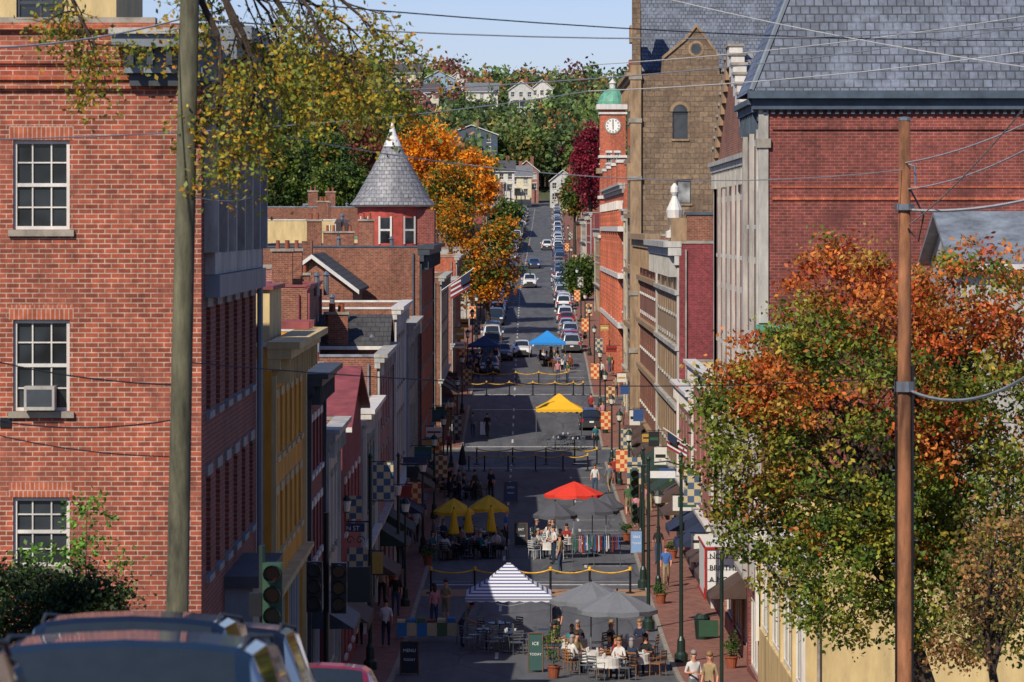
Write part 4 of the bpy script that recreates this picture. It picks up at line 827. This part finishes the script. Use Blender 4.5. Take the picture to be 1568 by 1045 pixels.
SK=[simple('skin_a','c98f72',.6),simple('skin_b','b07a5c',.6),simple('skin_c','7a4e38',.6)]; HR=[simple('hair_brown','3a2818',.7),simple('hair_black','15110e',.7),simple('hair_grey','8a8580',.7),simple('hair_blond','8a6a40',.7)]
FACE=simple('eyes_lips','3a1c18',.6)
CLO={k:simple('cloth_'+k,v,.9) for k,v in dict(white='c8c6c0',black='1a1b1e',navy='1f2a40',red='8a2420',grey='6a6c70',teal='2c6a70',tan='9a8560',denim='34465e',khaki='8a7a5c',green='3c5a38',pink='b57a80',blue='3a62a0',char='2a2c30').items()}
def person(x,y,rz,pose='stand',shirt='white',pants='denim',skin=0,hair=0,fem=False,shorts=False,z=None,sc=1.):
    k=(pose,fem,shorts)
    if k not in PM: PM[k]=person_mesh(*k)
    zz_=(ground(y)+.015+(.13 if (x<CL(y) or x>CR(y)) else 0)) if z is None else z
    o=inst('person',PM[k],(x,y,zz_),rz,sc)
    for i,m in enumerate((CLO[shirt],CLO[pants],SK[skin],CLO['black'] if pose!='walk' else CLO['tan'],HR[hair],FACE)):
        o.material_slots[i].link='OBJECT'; o.material_slots[i].material=m
    return o
def pp_(px,v,*a,**k): y=gy(v); return person(X(px,y),y,*a,**k)
pi=math.pi
pp_(683,958,2.6,'arms','tan','khaki',hair=0,shorts=True); pp_(706,992,-1.4,'lean','grey','navy'); pp_(550,998,.1,'walk','teal','black',fem=True,hair=2); pp_(591,999,0,'walk','white','navy',hair=1)
pp_(606,950,pi,'stand','black','denim'); pp_(585,935,pi,'stand','tan','black',fem=True); pp_(637,838,.2,'walk','white','navy'); pp_(626,843,2.9,'stand','red','denim',fem=True); pp_(645,820,pi,'stand','navy','khaki')
pp_(746,672,.2,'walk','black','char'); pp_(724,671,.1,'walk','grey','denim'); pp_(752,766,2.6,'stand','navy','black',hair=3); pp_(727,768,1,'stand','char','black'); pp_(688,765,2,'stand','black','denim'); pp_(703,768,-1,'stand','grey','navy')
pp_(911,758,pi,'stand','white','denim',fem=True); pp_(933,756,.4,'walk','grey','khaki'); pp_(941,748,pi,'walk','red','black'); pp_(1062,1094,3.4,'arms','white','grey',hair=2,fem=True,skin=0); pp_(1087,1100,2.6,'stand','tan','navy',hair=3,fem=True)
pp_(664,850,1.5,'stand','grey','denim'); pp_(775,838,-1.8,'stand','blue','char'); pp_(912,690,.5,'stand','teal','black'); pp_(923,655,pi,'walk','pink','denim',fem=True); pp_(670,640,0,'walk','white','navy'); pp_(693,632,pi,'walk','black','denim'); pp_(905,640,0,'walk','red','char')
pp_(615,880,.2,'walk','navy','denim'); pp_(1020,905,pi,'walk','blue','khaki'); pp_(1008,870,0,'stand','black','denim',fem=True); pp_(975,812,pi,'walk','pink','black',fem=True); pp_(962,795,0,'walk','green','khaki',shorts=True); pp_(660,735,pi,'walk','white','denim')
pp_(848,865,2,'arms','white','navy'); pp_(665,965,.6,'stand','pink','denim',fem=True); pp_(853,992,2.4,'stand','grey','black'); pp_(858,880,1.2,'stand','tan','denim')
random.seed(5)
for i in range(18): 
    px=random.choice([random.uniform(715,735),random.uniform(842,872),random.uniform(700,760)]); pp_(px,random.uniform(562,590),random.uniform(0,6),random.choice(['stand','walk']),random.choice(list(CLO)),'denim',hair=random.randint(0,3))
for i in range(14):
    y=random.uniform(165,330); sd=random.choice([-1,1]); x=(CL(y)-random.uniform(.5,1.4)) if sd<0 else CR(y)+random.uniform(.6,1.9)
    person(x,y,random.choice([0,pi])+random.uniform(-.3,.3),'walk',random.choice(list(CLO)),random.choice(['denim','navy','khaki','black']),hair=random.randint(0,3),fem=random.random()<.5)
# ---------------- furniture
def chair_mesh(mat,nm='cafe_chair'):
    b=B(nm); b.box('seat',mat,-.21,.21,-.21,.21,.43,.46)
    for x in(-.2,.2):
        b.tube('legs',mat,[(x,-.22,0),(x*.95,-.2,.44),(x*.95,-.25,.86)],.016,6); b.tube('legs',mat,[(x,.2,0),(x*.95,.19,.44)],.016,6); b.tube('arm',mat,[(x,.19,.44),(x*1.15,.18,.64),(x*1.1,-.22,.66)],.014,5)
    for z in (.56,.66,.76,.85): b.box('backrest',mat,-.2,.2,-.262,-.24,z,z+.05)
    return b.mesh(nm)
CH_B=chair_mesh(BLACK); CH_W=chair_mesh(simple('chair_white','b8b8b4',.5)); CH_S=chair_mesh(STEEL); CH_T=chair_mesh(simple('chair_wood','8a5c34',.6))
def table_mesh(mat,cloth=None,r=.45,nm='cafe_table'):
    b=B(nm); b.lathe('top',cloth or mat,(0,0,0),[(0,.74),(r,.74),(r,.71),(0,.71)],20); b.tube('stem',mat,[(0,0,.03),(0,0,.71)],.035,8); b.lathe('base',mat,(0,0,0),[(.26,0),(.26,.03),(.04,.05)],14)
    if cloth: b.lathe('cloth',cloth,(0,0,0),[(r,.745),(r+.02,.5),(r+.05,.42)],20)
    gl=simple('tableware','c8c8c8',.2)
    for a in (0,2,4): b.lathe('tableware',gl,(.22*math.cos(a),.22*math.sin(a),.745),[(.035,0),(.04,.13),(.0,.1)],8)
    return b.mesh(nm)
TB_B=table_mesh(BLACK); TB_W=table_mesh(STEEL,simple('cloth_table_white','c8c4bc',.9)); 
def seating(px,v,n,chair,table,seat=None,r=.78,a0=.3):
    y=gy(v); x=X(px,y); g=ground(y)+.014; inst('cafe_table',table,(x,y,g)); a0=random.uniform(0,1.5)
    for i in range(n):
        a=a0+2*pi*i/n+random.uniform(-.15,.15); cx,cy=x+r*math.cos(a),y+r*math.sin(a); rz=math.atan2(y-cy,x-cx)-pi/2+random.uniform(-.2,.2)
        inst('cafe_chair',chair,(cx,cy,g),rz)
        if seat and i<len(seat) and seat[i]:
            s=seat[i]; person(cx,cy,rz,'sit',s[0],s[1],skin=random.choice([0,0,1]),hair=random.randint(0,3),fem=random.random()<.5,z=g-.04)
S=lambda *a:[(c,random.choice(['denim','navy','khaki','black'])) for c in a]
for (px,v,cs) in [(686,858,('grey','teal','white','navy')),(716,850,('blue','char','tan')),(748,856,('white','pink','teal','grey')),(700,838,('grey','navy')),(740,838,('tan','white'))]: seating(px,v,max(4,len(cs)),CH_B,TB_B,S(*cs))
for (px,v,cs,ch) in [(838,856,('black','white','grey'),CH_W),(862,848,('red','white'),CH_W),(905,848,(),CH_S),(845,838,('grey','navy','white'),CH_W)]: seating(px,v,4,ch,TB_W,S(*cs))
for (px,v,cs,ch) in [(905,1032,('grey','tan','white'),CH_T),(880,1012,('char','tan','teal'),CH_T),(975,1035,('black','red','navy'),CH_T),(965,1010,('navy','grey'),CH_T),(930,1042,('white',),CH_S)]: seating(px,v,4,ch,TB_W,S(*cs))
for (px,v) in [(745,995),(780,1000),(765,985)]: seating(px,v,4,CH_S,TB_B,None)
for (px,v) in [(705,765),(730,762),(690,758)]: seating(px,v,4,CH_B,TB_B,S('black','char','navy'))
for (px,v) in [(850,688),(880,690),(865,682)]: seating(px,v,3,CH_S,TB_B,None)
for (px,v) in [(735,560),(750,562),(850,562),(838,560),(862,566)]: seating(px,v,4,CH_T,TB_W,S('red','white','blue'))
def umbrella(px,v,w,top,mat,closed=False,nm='patio_umbrella',eave=None):
    y=gy(v); x=X(px,y); b=B(nm,(x,y,ground(y)+.014)); b.lathe('base',BLACK,(0,0,0),[(.28,0),(.28,.07),(.05,.1)],14); b.tube('pole',GREYT,[(0,0,.05),(0,0,top+.05)],.024,8)
    if closed: b.lathe('canopy',mat,(0,0,0),[(.03,top),(.14,top-.35),(.2,top-.8),(.27,top-1.15),(.2,top-1.22)],10)
    else:
        r=w/2; e=eave if eave else top-.62; n=8; a_=random.uniform(0,.8)
        prof=[(0.02,top),(r*.5,top-(top-e)*.45),(r,e)]
        for k in range(n):
            t0=2*pi*k/n+a_; t1=2*pi*(k+1)/n+a_; tm=(t0+t1)/2
            for (ra,za),(rb,zb) in zip(prof[:-1],prof[1:]):
                ma=(ra*.93*math.cos(tm),ra*.93*math.sin(tm),za-.02); mb=(rb*.93*math.cos(tm),rb*.93*math.sin(tm),zb-.03)
                b.q('canopy',mat,[(ra*math.cos(t0),ra*math.sin(t0),za),(rb*math.cos(t0),rb*math.sin(t0),zb),mb,ma]); b.q('canopy',mat,[ma,mb,(rb*math.cos(t1),rb*math.sin(t1),zb),(ra*math.cos(t1),ra*math.sin(t1),za)])
            b.q('valance',mat,[(r*math.cos(t0),r*math.sin(t0),e),(r*.93*math.cos(tm),r*.93*math.sin(tm),e-.03),(r*.94*math.cos(tm),r*.94*math.sin(tm),e-.2),(r*math.cos(t0),r*math.sin(t0),e-.14)])
            b.q('valance',mat,[(r*.93*math.cos(tm),r*.93*math.sin(tm),e-.03),(r*math.cos(t1),r*math.sin(t1),e),(r*math.cos(t1),r*math.sin(t1),e-.14),(r*.94*math.cos(tm),r*.94*math.sin(tm),e-.2)])
            b.tube('ribs',STEEL,[(0,0,top-.03),(r*.5*math.cos(t0),r*.5*math.sin(t0),prof[1][1]-.03),(r*math.cos(t0),r*math.sin(t0),e-.03)],.008,4)
    b.lathe('finial',BLACK,(0,0,top),[(.03,0),(.04,.05),(.0,.1)],8); b.done()
UY=simple('canvas_yellow','dca81c',.8); UR=simple('canvas_red','d03420',.8); UG=simple('canvas_grey','6c6f74',.8); UD=simple('canvas_charcoal','4a4b50',.8); UB=simple('canvas_blue','1e7fc8',.8); UBD=simple('canvas_blue_dark','24466e',.8)
umbrella(695,852,2.0,2.75,UY); umbrella(748,848,2.0,2.8,UY); umbrella(695,858,1,2.4,UY,True); umbrella(717,856,1,2.4,UY,True); umbrella(752,856,1,2.45,UY,True)
umbrella(879,832,3.0,3.05,UR); umbrella(850,858,2.1,2.75,UD); umbrella(907,852,2.6,2.8,UD); umbrella(928,838,1.9,2.6,UD)
umbrella(905,1018,3.0,2.95,UG); umbrella(945,1032,2.9,2.85,UG); umbrella(708,745,1,2.5,simple('canvas_black','222428',.8),True)
def canopy(px,v,w,top,eave,mat,nm='canopy_tent',d=None):
    y=gy(v); x=X(px,y); d=d or w; b=B(nm,(x,y,ground(y)+.014)); h=w/2; k=d/2
    c=[(-h,-k),(h,-k),(h,k),(-h,k)]
    for i in range(4):
        p,q=c[i],c[(i+1)%4]
        mid=lambda t,pt,z:(pt[0]*t,pt[1]*t,z)
        b.q('roof',mat,[(p[0],p[1],eave),(q[0],q[1],eave),mid(.5,q,eave+(top-eave)*.43),mid(.5,p,eave+(top-eave)*.43)])
        b.q('roof',mat,[mid(.5,p,eave+(top-eave)*.43),mid(.5,q,eave+(top-eave)*.43),mid(.04,q,top),mid(.04,p,top)])
        n=8; 
        for j in range(n):
            a=(p[0]+(q[0]-p[0])*j/n,p[1]+(q[1]-p[1])*j/n); e=(p[0]+(q[0]-p[0])*(j+1)/n,p[1]+(q[1]-p[1])*(j+1)/n); m_=((a[0]+e[0])/2,(a[1]+e[1])/2)
            b.q('valance',mat,[(*a,eave),(*e,eave),(*e,eave-.16),(*m_,eave-.22),(*a,eave-.16)])
        b.tube('legs',STEEL,[(p[0]*.98,p[1]*.98,0),(p[0]*.98,p[1]*.98,eave)],.022,6)
        m2=((p[0]+q[0])*.49,(p[1]+q[1])*.49); b.tube('truss',STEEL,[(p[0]*.98,p[1]*.98,eave-.05),(*m2,eave-.35),(q[0]*.98,q[1]*.98,eave-.05)],.012,5)
    b.done()
def stripes(nt,b):
    N=nt.nodes;L=nt.links;g=N.new('ShaderNodeNewGeometry'); s=N.new('ShaderNodeSeparateXYZ'); L.new(g.outputs['Position'],s.inputs[0])
    a=N.new('ShaderNodeMath'); a.operation='MULTIPLY'; a.inputs[1].default_value=9.0; L.new(s.outputs[2],a.inputs[0]); f=N.new('ShaderNodeMath'); f.operation='FRACT'; L.new(a.outputs[0],f.inputs[0])
    gt=N.new('ShaderNodeMath'); gt.operation='GREATER_THAN'; gt.inputs[1].default_value=.6; L.new(f.outputs[0],gt.inputs[0]); m=N.new('ShaderNodeMix'); m.data_type='RGBA'; L.new(gt.outputs[0],m.inputs[0]); m.inputs[6].default_value=(.6,.6,.63,1); m.inputs[7].default_value=(.06,.08,.2,1); L.new(m.outputs[2],b.inputs['Base Color'])
STR=pattern('canvas_striped',stripes)
canopy(779,990,3.25,3.1,1.95,STR,'striped_canopy_tent',2.6); canopy(856,676,3.3,3.35,2.3,UY,'yellow_canopy_tent'); canopy(838,563,3.2,3.2,2.2,UB,'blue_canopy_tent'); canopy(741,566,2.9,2.9,2.1,UBD,'blue_canopy_tent')
def barrier(v,pxs,h=1.0,chain=YPAINT):
    y=gy(v); b=B('chain_barrier'); g=ground(y); 
    for px in pxs: b.tube('posts',BLACK,[(X(px,y),y,g),(X(px,y),y,g+h)],.05,8); b.lathe('post_caps',chain,(X(px,y),y,g+h),[(.07,0),(.07,.14),(.0,.17)],8); b.lathe('post_base',BLACK,(X(px,y),y,g+.01),[(.2,0),(.2,.05),(.05,.08)],10)
    for p,q in zip(pxs[:-1],pxs[1:]):
        P_=Vector((X(p,y),y,g+h+.04));Q=Vector((X(q,y),y,g+h+.04)); b.tube('chain',chain,[P_.lerp(Q,i/8)-Vector((0,0,.16*4*(i/8)*(1-i/8))) for i in range(9)],.035,5)
        b.tube('rail',STEEL,[(X(p,y),y,g+h*.5),(X(q,y),y,g+h*.5)],.02,5)
    b.done()
barrier(910,[660,727,787,843,903,965]); barrier(722,[718,742,778,820,862,900]); barrier(712,[730,785,836,880,914]); barrier(606,[716,745,780,816,850,878,893]); barrier(590,[724,755,790,825,868])
GLOBE=simple('lamp_glass','d8d4c4',.3)
def chk(c1,c2,nm,s=4.2):
    def fn(nt,b):
        N=nt.nodes;L=nt.links;g=N.new('ShaderNodeTexCoord'); t=N.new('ShaderNodeTexChecker'); mp=N.new('ShaderNodeMapping'); mp.inputs['Scale'].default_value=(1,0.001,1); mp.inputs['Location'].default_value=(.013,.3,.017); L.new(g.outputs['Object'],mp.inputs[0]); L.new(mp.outputs[0],t.inputs[0]); t.inputs['Scale'].default_value=s; t.inputs[1].default_value=(*lin(c1),1); t.inputs[2].default_value=(*lin(c2),1); L.new(t.outputs[0],b.inputs['Base Color'])
    return pattern(nm,fn)
BN1=chk('b8a880','44566e','banner_blue_tan'); BN2=chk('b8502c','d8b078','banner_orange'); BN3=chk('7a4a34','c9a878','banner_brown')
def lamp(x,y,h=4.4,banner=None,side=1,z=None,nm='street_lamp'):
    b=B(nm,(x,y,(ground(y)+.13) if z is None else z)); b.lathe('base',OLIVE,(0,0,0),[(.2,0),(.2,.25),(.13,.35),(.12,.7),(.07,.8)],12); b.tube('post',OLIVE,[(0,0,.7),(0,0,h-.55)],[.065,.045],10)
    b.lathe('lantern',OLIVE,(0,0,h-.6),[(.05,-.05),(.13,0),(.15,.08)],8); b.lathe('lantern_glass',GLOBE,(0,0,h-.6),[(.13,.08),(.2,.42),(.18,.45)],8); b.lathe('lantern_roof',OLIVE,(0,0,h-.6),[(.24,.42),(.1,.62),(.03,.66),(.02,.78)],8)
    if banner:
        a,c=(.08,.72) if side>0 else (-.72,-.08)
        b.tube('banner_arm',OLIVE,[(0,0,h-1.0),(side*.78,0,h-1.0)],.018,5); b.tube('banner_arm',OLIVE,[(0,0,h-2.25),(side*.78,0,h-2.25)],.018,5); b.box('banner',banner,a,c,-.012,.012,h-2.22,h-1.02)
    b.done()
bn=[BN1,BN2,BN3,BN2]
yy=[158,184,206,228,250,272,292,318,344,372,402,436,470,510,560,620]
for i,y in enumerate(yy):
    lamp(CL(y)-.5,y,4.4,bn[i%4] if i%3 or y>200 else None,-1 if i%2 else 1); lamp(CR(y)+.5,y+5,4.4,bn[(i+1)%4] if y>200 else None,1 if i%2 else -1)
def pole(px,v,vt,nm='sign_pole',r=.075): 
    y=gy(v); b=B(nm,(X(px,y),y,ground(y)+.1)); h=Z(vt,y)-ground(y)-.1; b.lathe('base',OLIVE,(0,0,0),[(.24,0),(.24,.3),(.15,.4),(.14,.8),(r,.95)],12); b.tube('post',OLIVE,[(0,0,.9),(0,0,h)],[r,r*.75],10); b.lathe('finial',OLIVE,(0,0,h),[(r,0),(r*1.3,.06),(.0,.2)],8); return b,h,y
SIGNB=simple('sign_navy','1c2c4c',.5); SIGNW=simple('sign_white','d8d6d0',.5)
b,h,y=pole(567,1032,702)
b.tube('arm',OLIVE,[(0,0,h-2.2),(-1.7,0,h-2.2)],.035,6); b.box('street_name_sign',SIGNB,-1.6,-.2,-.03,0,h-2.55,h-2.25); text(b,'MADEN ST',(-.9,-.04,h-2.5),.22,SIGNW)
for k in range(3): 
    cx_=-.35-.35*k; b.tube('scrollwork',OLIVE,[(cx_+(.17-.03*k)*math.cos(t*.5)*(1-t/16),0,h-2.85+(.17)*math.sin(t*.5)*(1-t/16)) for t in range(16)],.018,5)
b.box('banner',BN1,.1,.8,-.012,.012,h-1.45,h-.15); b.tube('banner_arm',OLIVE,[(0,0,h-.12),(.85,0,h-.12)],.02,5); b.tube('banner_arm',OLIVE,[(0,0,h-1.48),(.85,0,h-1.48)],.02,5)
b.box('banner',BN1,-1.05,-.3,-.012,.012,h-2.1,h-1.3); b.box('banner',BN1,-.8,-.1,-.012,.012,h-3.8,h-3.1); b.box('sign_back',DGREY,-.8,-.1,-.05,-.02,h-5.0,h-3.9); b.done()
b,h,y=pole(497,1040,705); b.tube('lantern_arm',OLIVE,[(0,0,h-1.7),(.3,0,h-1.3),(.75,0,h-1.3)],.025,6); b.lathe('lantern',GLOBE,(.75,0,h-1.75),[(.1,0),(.16,.35),(.1,.4)],8); b.lathe('lantern_roof',OLIVE,(.75,0,h-1.75),[(.2,.38),(.03,.55)],8); b.done()
b,h,y=pole(484,1040,770); b.done()
b,h,y=pole(610,912,700); b.tube('arm',OLIVE,[(0,0,h-.3),(1.3,0,h-.3)],.03,6); b.box('street_name_sign',SIGNB,.2,1.2,-.03,0,h-.26,h); b.lathe('lantern_glass',GLOBE,(0,-.5,h-1.6),[(.1,0),(.17,.35),(.1,.4)],8); b.tube('lantern_arm',OLIVE,[(0,0,h-1.1),(0,-.5,h-1.15)],.02,5); b.done()
b,h,y=pole(993,968,705); b.tube('arm',OLIVE,[(0,0,h-.2),(-.8,0,h-.2)],.035,6)
SGG=simple('signal_housing','2c4a34',.5); RED_=simple('signal_lens_red','2e0c0a',.2); AMB=simple('signal_lens_amber','3a2608',.2); GRN=simple('signal_lens_green','0a2c22',.2)
def signal(b,x,zc,s=1.,mat=SGG,yo=-.1,lens=True):
    b.box('signal_housing',mat,x-.17*s,x+.17*s,yo-.1,yo+.12,zc-.55*s,zc+.55*s)
    for k,m in ((.36,RED_),(0,AMB),(-.36,GRN)):
        if lens: b.tube('signal_lens',m,[(x,yo-.125,zc+k*s),(x,yo-.102,zc+k*s)],.125*s,14)
        b.tube('signal_visor',mat,[(x,yo-.34,zc+k*s+.02),(x,yo-.101,zc+k*s+.02)],.15*s,12,False)
signal(b,-.55,h-.9); signal(b,-.55,h-2.05,.7); b.done()
b,h,y=pole(1043,1020,700); b.tube('arm',OLIVE,[(0,0,h-.3),(-.5,0,h-.15),(-1,0,h-.2)],.03,6); b.box('banner',BN1,.1,.75,-.012,.012,h-1.7,h-.4); b.box('street_name_sign',SIGNW,-1.1,-.2,-.03,0,h-.75,h-.5); b.done()
b,h,y=pole(985,905,690); b.box('banner',BN1,-.7,-.1,-.012,.012,h-1.5,h-.3); b.done()
b=B('traffic_signal',(X(402,66),66,ground(66))); b.tube('post',OLIVE,[(0,0,0),(0,0,3.6)],.06,8); signal(b,.18,Z(910,66)-ground(66)); b.box('pedestrian_signal',BLACK,-.22,.0,-.2,-.02,Z(925,66)-ground(66)-.2,Z(925,66)-ground(66)+.2); b.done()
b=B('traffic_signal',(X(500,92),92,ground(92))); b.tube('post',BLACK,[(0,0,0),(0,0,5.2)],.07,8); z_=Z(900,92)-ground(92); signal(b,-.3,z_,1.1,BLACK,.2,False); signal(b,.3,z_,1.1,BLACK); b.box('sign_back',BLACK,.5,1.05,-.05,0,z_-.35,z_+.5); b.done()
b=B('sign_post',(X(1105,118),118,ground(118))); b.tube('post',OLIVE,[(0,0,0),(0,0,Z(845,118)-ground(118))],.06,8); b.box('sign',SGG,-.7,-.1,-.04,0,Z(975,118)-ground(118),Z(950,118)-ground(118)); b.done()
random.seed(21)
SGC=[simple('shop_sign_'+k,v,.5) for k,v in dict(red='8a241c',white='cfcbc0',green='26503a',blue='2a4a7a',gold='b08a38',black='1c1c1e').items()]
for y in [122,135,152,166,175,188,203,214,226,240,250,272,284,312,322,338]:
    for sd in (-1,1):
        if random.random()<.25: continue
        y_=y+random.uniform(-3,3); x=-5.65+.0035*(y_-120) if sd<0 else 8.2+.003*(y_-140)
        if sd>0 and y_<134: continue
        b=B('shop_sign',(x,y_,ground(y_)+random.uniform(2.9,3.6))); w_=random.uniform(.55,.95); h_=random.uniform(.45,1.0); c_=random.choice(SGC)
        b.tube('bracket',BLACK,[(0,0,h_+.06),(-sd*(w_+.3),0,h_+.06)],.02,5); a,c=sorted((-sd*.25,-sd*(.25+w_))); b.box('panel',c_,a,c,-.03,.03,0,h_); b.box('panel_band',random.choice(SGC),a+.06,c-.06,-.034,-.031,h_*.4,h_*.6); b.done()
def aframe(px,v,bm,w=.6,h=1.05,tx='MENU'):
    y=gy(v); b=B('sandwich_board',(X(px,y),y,ground(y)+.015)); fm=simple('board_frame','5a3a20',.6)
    for s in(-1,1):
        b.hexa('board',bm,[(-w/2,s*.28-.01,.08),(w/2,s*.28-.01,.08),(w/2,s*.28+.01,.08),(-w/2,s*.28+.01,.08),(-w/2,s*.04-.01,h),(w/2,s*.04-.01,h),(w/2,s*.04+.01,h),(-w/2,s*.04+.01,h)])
        for x in(-w/2,w/2): b.tube('frame',fm,[(x,s*.3,0),(x,s*.04,h+.03)],.025,5)
    b.tube('frame',fm,[(-w/2,0,h+.03),(w/2,0,h+.03)],.025,5); text(b,tx,(0,-.13,h*.72),.16,SIGNW,(pi/2-.22,0,0)); text(b,'TODAY',(0,-.2,h*.45),.12,SIGNW,(pi/2-.22,0,0)); b.done()
BD=simple('chalkboard','23262a',.8); aframe(627,1034,BD,.6,1.1); aframe(782,770,SIGNB,.75,1.1,'OPEN'); aframe(820,1030,simple('board_teal','1e4640',.7),.5,1.3,'ICE'); aframe(798,838,BD,.6,1.1,'EAT'); aframe(740,668,SIGNW,.5,1); aframe(975,850,simple('board_blue','6a8ab0',.6),.6,1.1,'SALE')
y=gy(985); b=B('market_table',(X(655,y),y,.015)); 
TC=[simple('blanket_blue','3a7aa8',.9),simple('blanket_cream','c9b48a',.9),simple('blanket_red','8a3a2c',.9),simple('blanket_green','5a7048',.9)]
b.box('table_top',WOODP,-1.2,1.2,-.4,.4,.72,.76)
for x in(-1.1,1.1):
    for yy_ in(-.35,.35): b.tube('legs',STEEL,[(x,yy_,0),(x,yy_,.72)],.02,6)
for i in range(6):
    x=-1.15+i*.38; b.q('blankets',TC[(0,1,0,1,3,1)[i]],[(x,-.42,.25+.06*(i%2)),(x+.36,-.42,.28),(x+.36,-.41,.78),(x,-.41,.78)]); b.box('folded_goods',TC[(i*3+1)%4],x,x+.3,-.35,.3,.762,.86+.04*(i%3))
b.done()
for px,w in ((893,1.0),(925,1.5)):
    y=gy(868); b=B('clothes_rack',(X(px,y),y,.015)); b.tube('frame',STEEL,[(-w/2,0,0),(-w/2,0,1.5),(w/2,0,1.5),(w/2,0,0)],.018,6)
    for x in(-w/2,w/2): b.tube('feet',STEEL,[(x,-.25,.02),(x,.25,.02)],.018,5)
    for i in range(int(w*11)):
        x=-w/2+.05+i*.09; m_=CLO[random.choice(['white','blue','red','green','pink','teal','navy','red'])] 
        l=random.uniform(.55,.85); b.hexa('garments',m_,[(x-.03,-.24,1.45-l),(x+.045,-.2,1.45-l),(x+.045,.24,1.45-l),(x-.03,.24,1.45-l),(x-.012,-.2,1.4),(x+.02,-.2,1.4),(x+.02,.2,1.4),(x-.012,.2,1.4)])
    b.done()
# marquee
yM=139.; b=B('cinema_marquee'); x0,x1=X(1081,yM),X(1176,yM)+.3; z0,z1=Z(918,yM),Z(838,yM)
b.box('sign_box',SIGNW,x0,x1,yM,yM+5,z0+.06,z1-.06); REDT=simple('neon_red_trim','a82018',.4)
for za in (z0,z1-.08): b.box('trim',REDT,x0-.05,x1+.02,yM-.06,yM-.004,za,za+.08); b.box('trim',REDT,x0-.05,x0-.004,yM-.003,yM+5,za,za+.08)
for xa_ in (x0-.05,x1-.05): b.box('trim',REDT,xa_,xa_+.07,yM-.055,yM-.004,z0+.08,z1-.08)
for k in range(4): b.box('letter_tracks',GREYT,x0+.05,x1-.05,yM-.01,yM-.003,z0+.22+k*.42,z0+.24+k*.42)
for i,s in enumerate(('NOW SHOWING','BROTHERS','A MONSTER CALL','DOCTOR SLEEP')): text(b,s,(x0+.12,yM-.02,z1-.42-i*.42),.27,BLACK,align='LEFT')
b.done()
FW=simple('flag_white','c8c8c8',.8);
def flag(x,y,z,s=1,sx=-1):
    b=B('flag',(x,y,z)); b.tube('staff',WHITE,[(0,0,0),(sx*1.6*s,0,1.1*s)],.03,6)
    for i in range(7):
        m_=CLO['red'] if i%2==0 else FW; z0=.95*s-.12*i*s
        b.q('stripes',m_,[(sx*.45*s,.02*i,z0-.55*s),(sx*1.4*s,.05*i,z0),(sx*1.4*s,.05*i,z0-.12*s),(sx*.45*s,.02*i,z0-.67*s)])
    b.q('canton',CLO['navy'],[(sx*.95*s,-.02,.68*s),(sx*1.4*s,-.02,.96*s),(sx*1.4*s,-.02,.5*s),(sx*.95*s,-.02,.2*s)]); b.done()
flag(X(676,262),262,Z(445,262),1.4,1); flag(X(1066,168),168,Z(690,168),.9,-1)
def planter(px,v,h=.9):
    y=gy(v); x=X(px,y); tree('potted_plant',(x,y,ground(y)+.3),[(x,y,ground(y)+.45+h*.5,.28,.28,h*.45)],26,.16,12,.045,mk_col(['3c5a24','52702c'],[1,1]),tr=.02,limbs=4)
    b=B('planter',(x,y,ground(y)+.02+(.11 if (x<CL(y) or x>CR(y)) else 0))); b.lathe('pot',ORB,(0,0,0),[(.16,0),(.22,.36),(.25,.38),(.25,.43),(.2,.43),(.2,.36)],14); b.lathe('soil',BARK,(0,0,0),[(.2,.38),(0,.39)],12); b.done()
for a in [(848,1040,1.6),(515,1000,.7),(1030,860,.6),(1120,1030,1.0),(655,870,.5),(960,830,.5),(600,900,.6),(1012,930,.6)]: planter(*a)
b=B('litter_bin',(X(1075,gy(985)),gy(985),.14)); b.lathe('body',OLIVE,(0,0,0),[(.24,0),(.3,.75),(.32,.8),(.2,.95),(.18,.9)],14); b.done()
# ---------------- light / world / camera
sd=Vector((-.47,-.82,.80)).normalized(); el=math.asin(sd.z); rot=math.atan2(sd.x,sd.y)
w=bpy.data.worlds.new('World'); bpy.context.scene.world=w; w.use_nodes=True; nt=w.node_tree; s=nt.nodes.new('ShaderNodeTexSky'); s.sky_type='NISHITA'; s.sun_disc=False; s.sun_elevation=el; s.sun_rotation=rot; s.air_density=1.; s.dust_density=.3; s.ozone_density=4.; s.altitude=0
tn=nt.nodes.new('ShaderNodeVectorMath'); tn.operation='MULTIPLY'; tn.inputs[1].default_value=(.80,.78,1.02)
nt.links.new(s.outputs[0],tn.inputs[0]); nt.links.new(tn.outputs[0],nt.nodes['Background'].inputs['Color']); nt.nodes['Background'].inputs['Strength'].default_value=.115
sl=bpy.data.lights.new('sun','SUN'); sl.energy=5.; sl.angle=math.radians(.5); sl.color=(1,.92,.80); so=bpy.data.objects.new('sun',sl); C.objects.link(so); so.rotation_euler=(-sd).to_track_quat('-Z','Y').to_euler()
cam=bpy.data.cameras.new('camera'); cam.lens=F/1568*36; cam.sensor_width=36; cam.shift_y=-(522.5-HZ)/1568; cam.clip_end=9000; cam.clip_start=.5; cam.dof.use_dof=True; cam.dof.focus_distance=170; cam.dof.aperture_fstop=5.6
co=bpy.data.objects.new('camera',cam); C.objects.link(co); co.location=(0,0,CZ); co.rotation_euler=(math.pi/2,0,0); bpy.context.scene.camera=co
sc=bpy.context.scene; sc.view_settings.view_transform='Standard'; sc.view_settings.look='None'; sc.view_settings.exposure=0
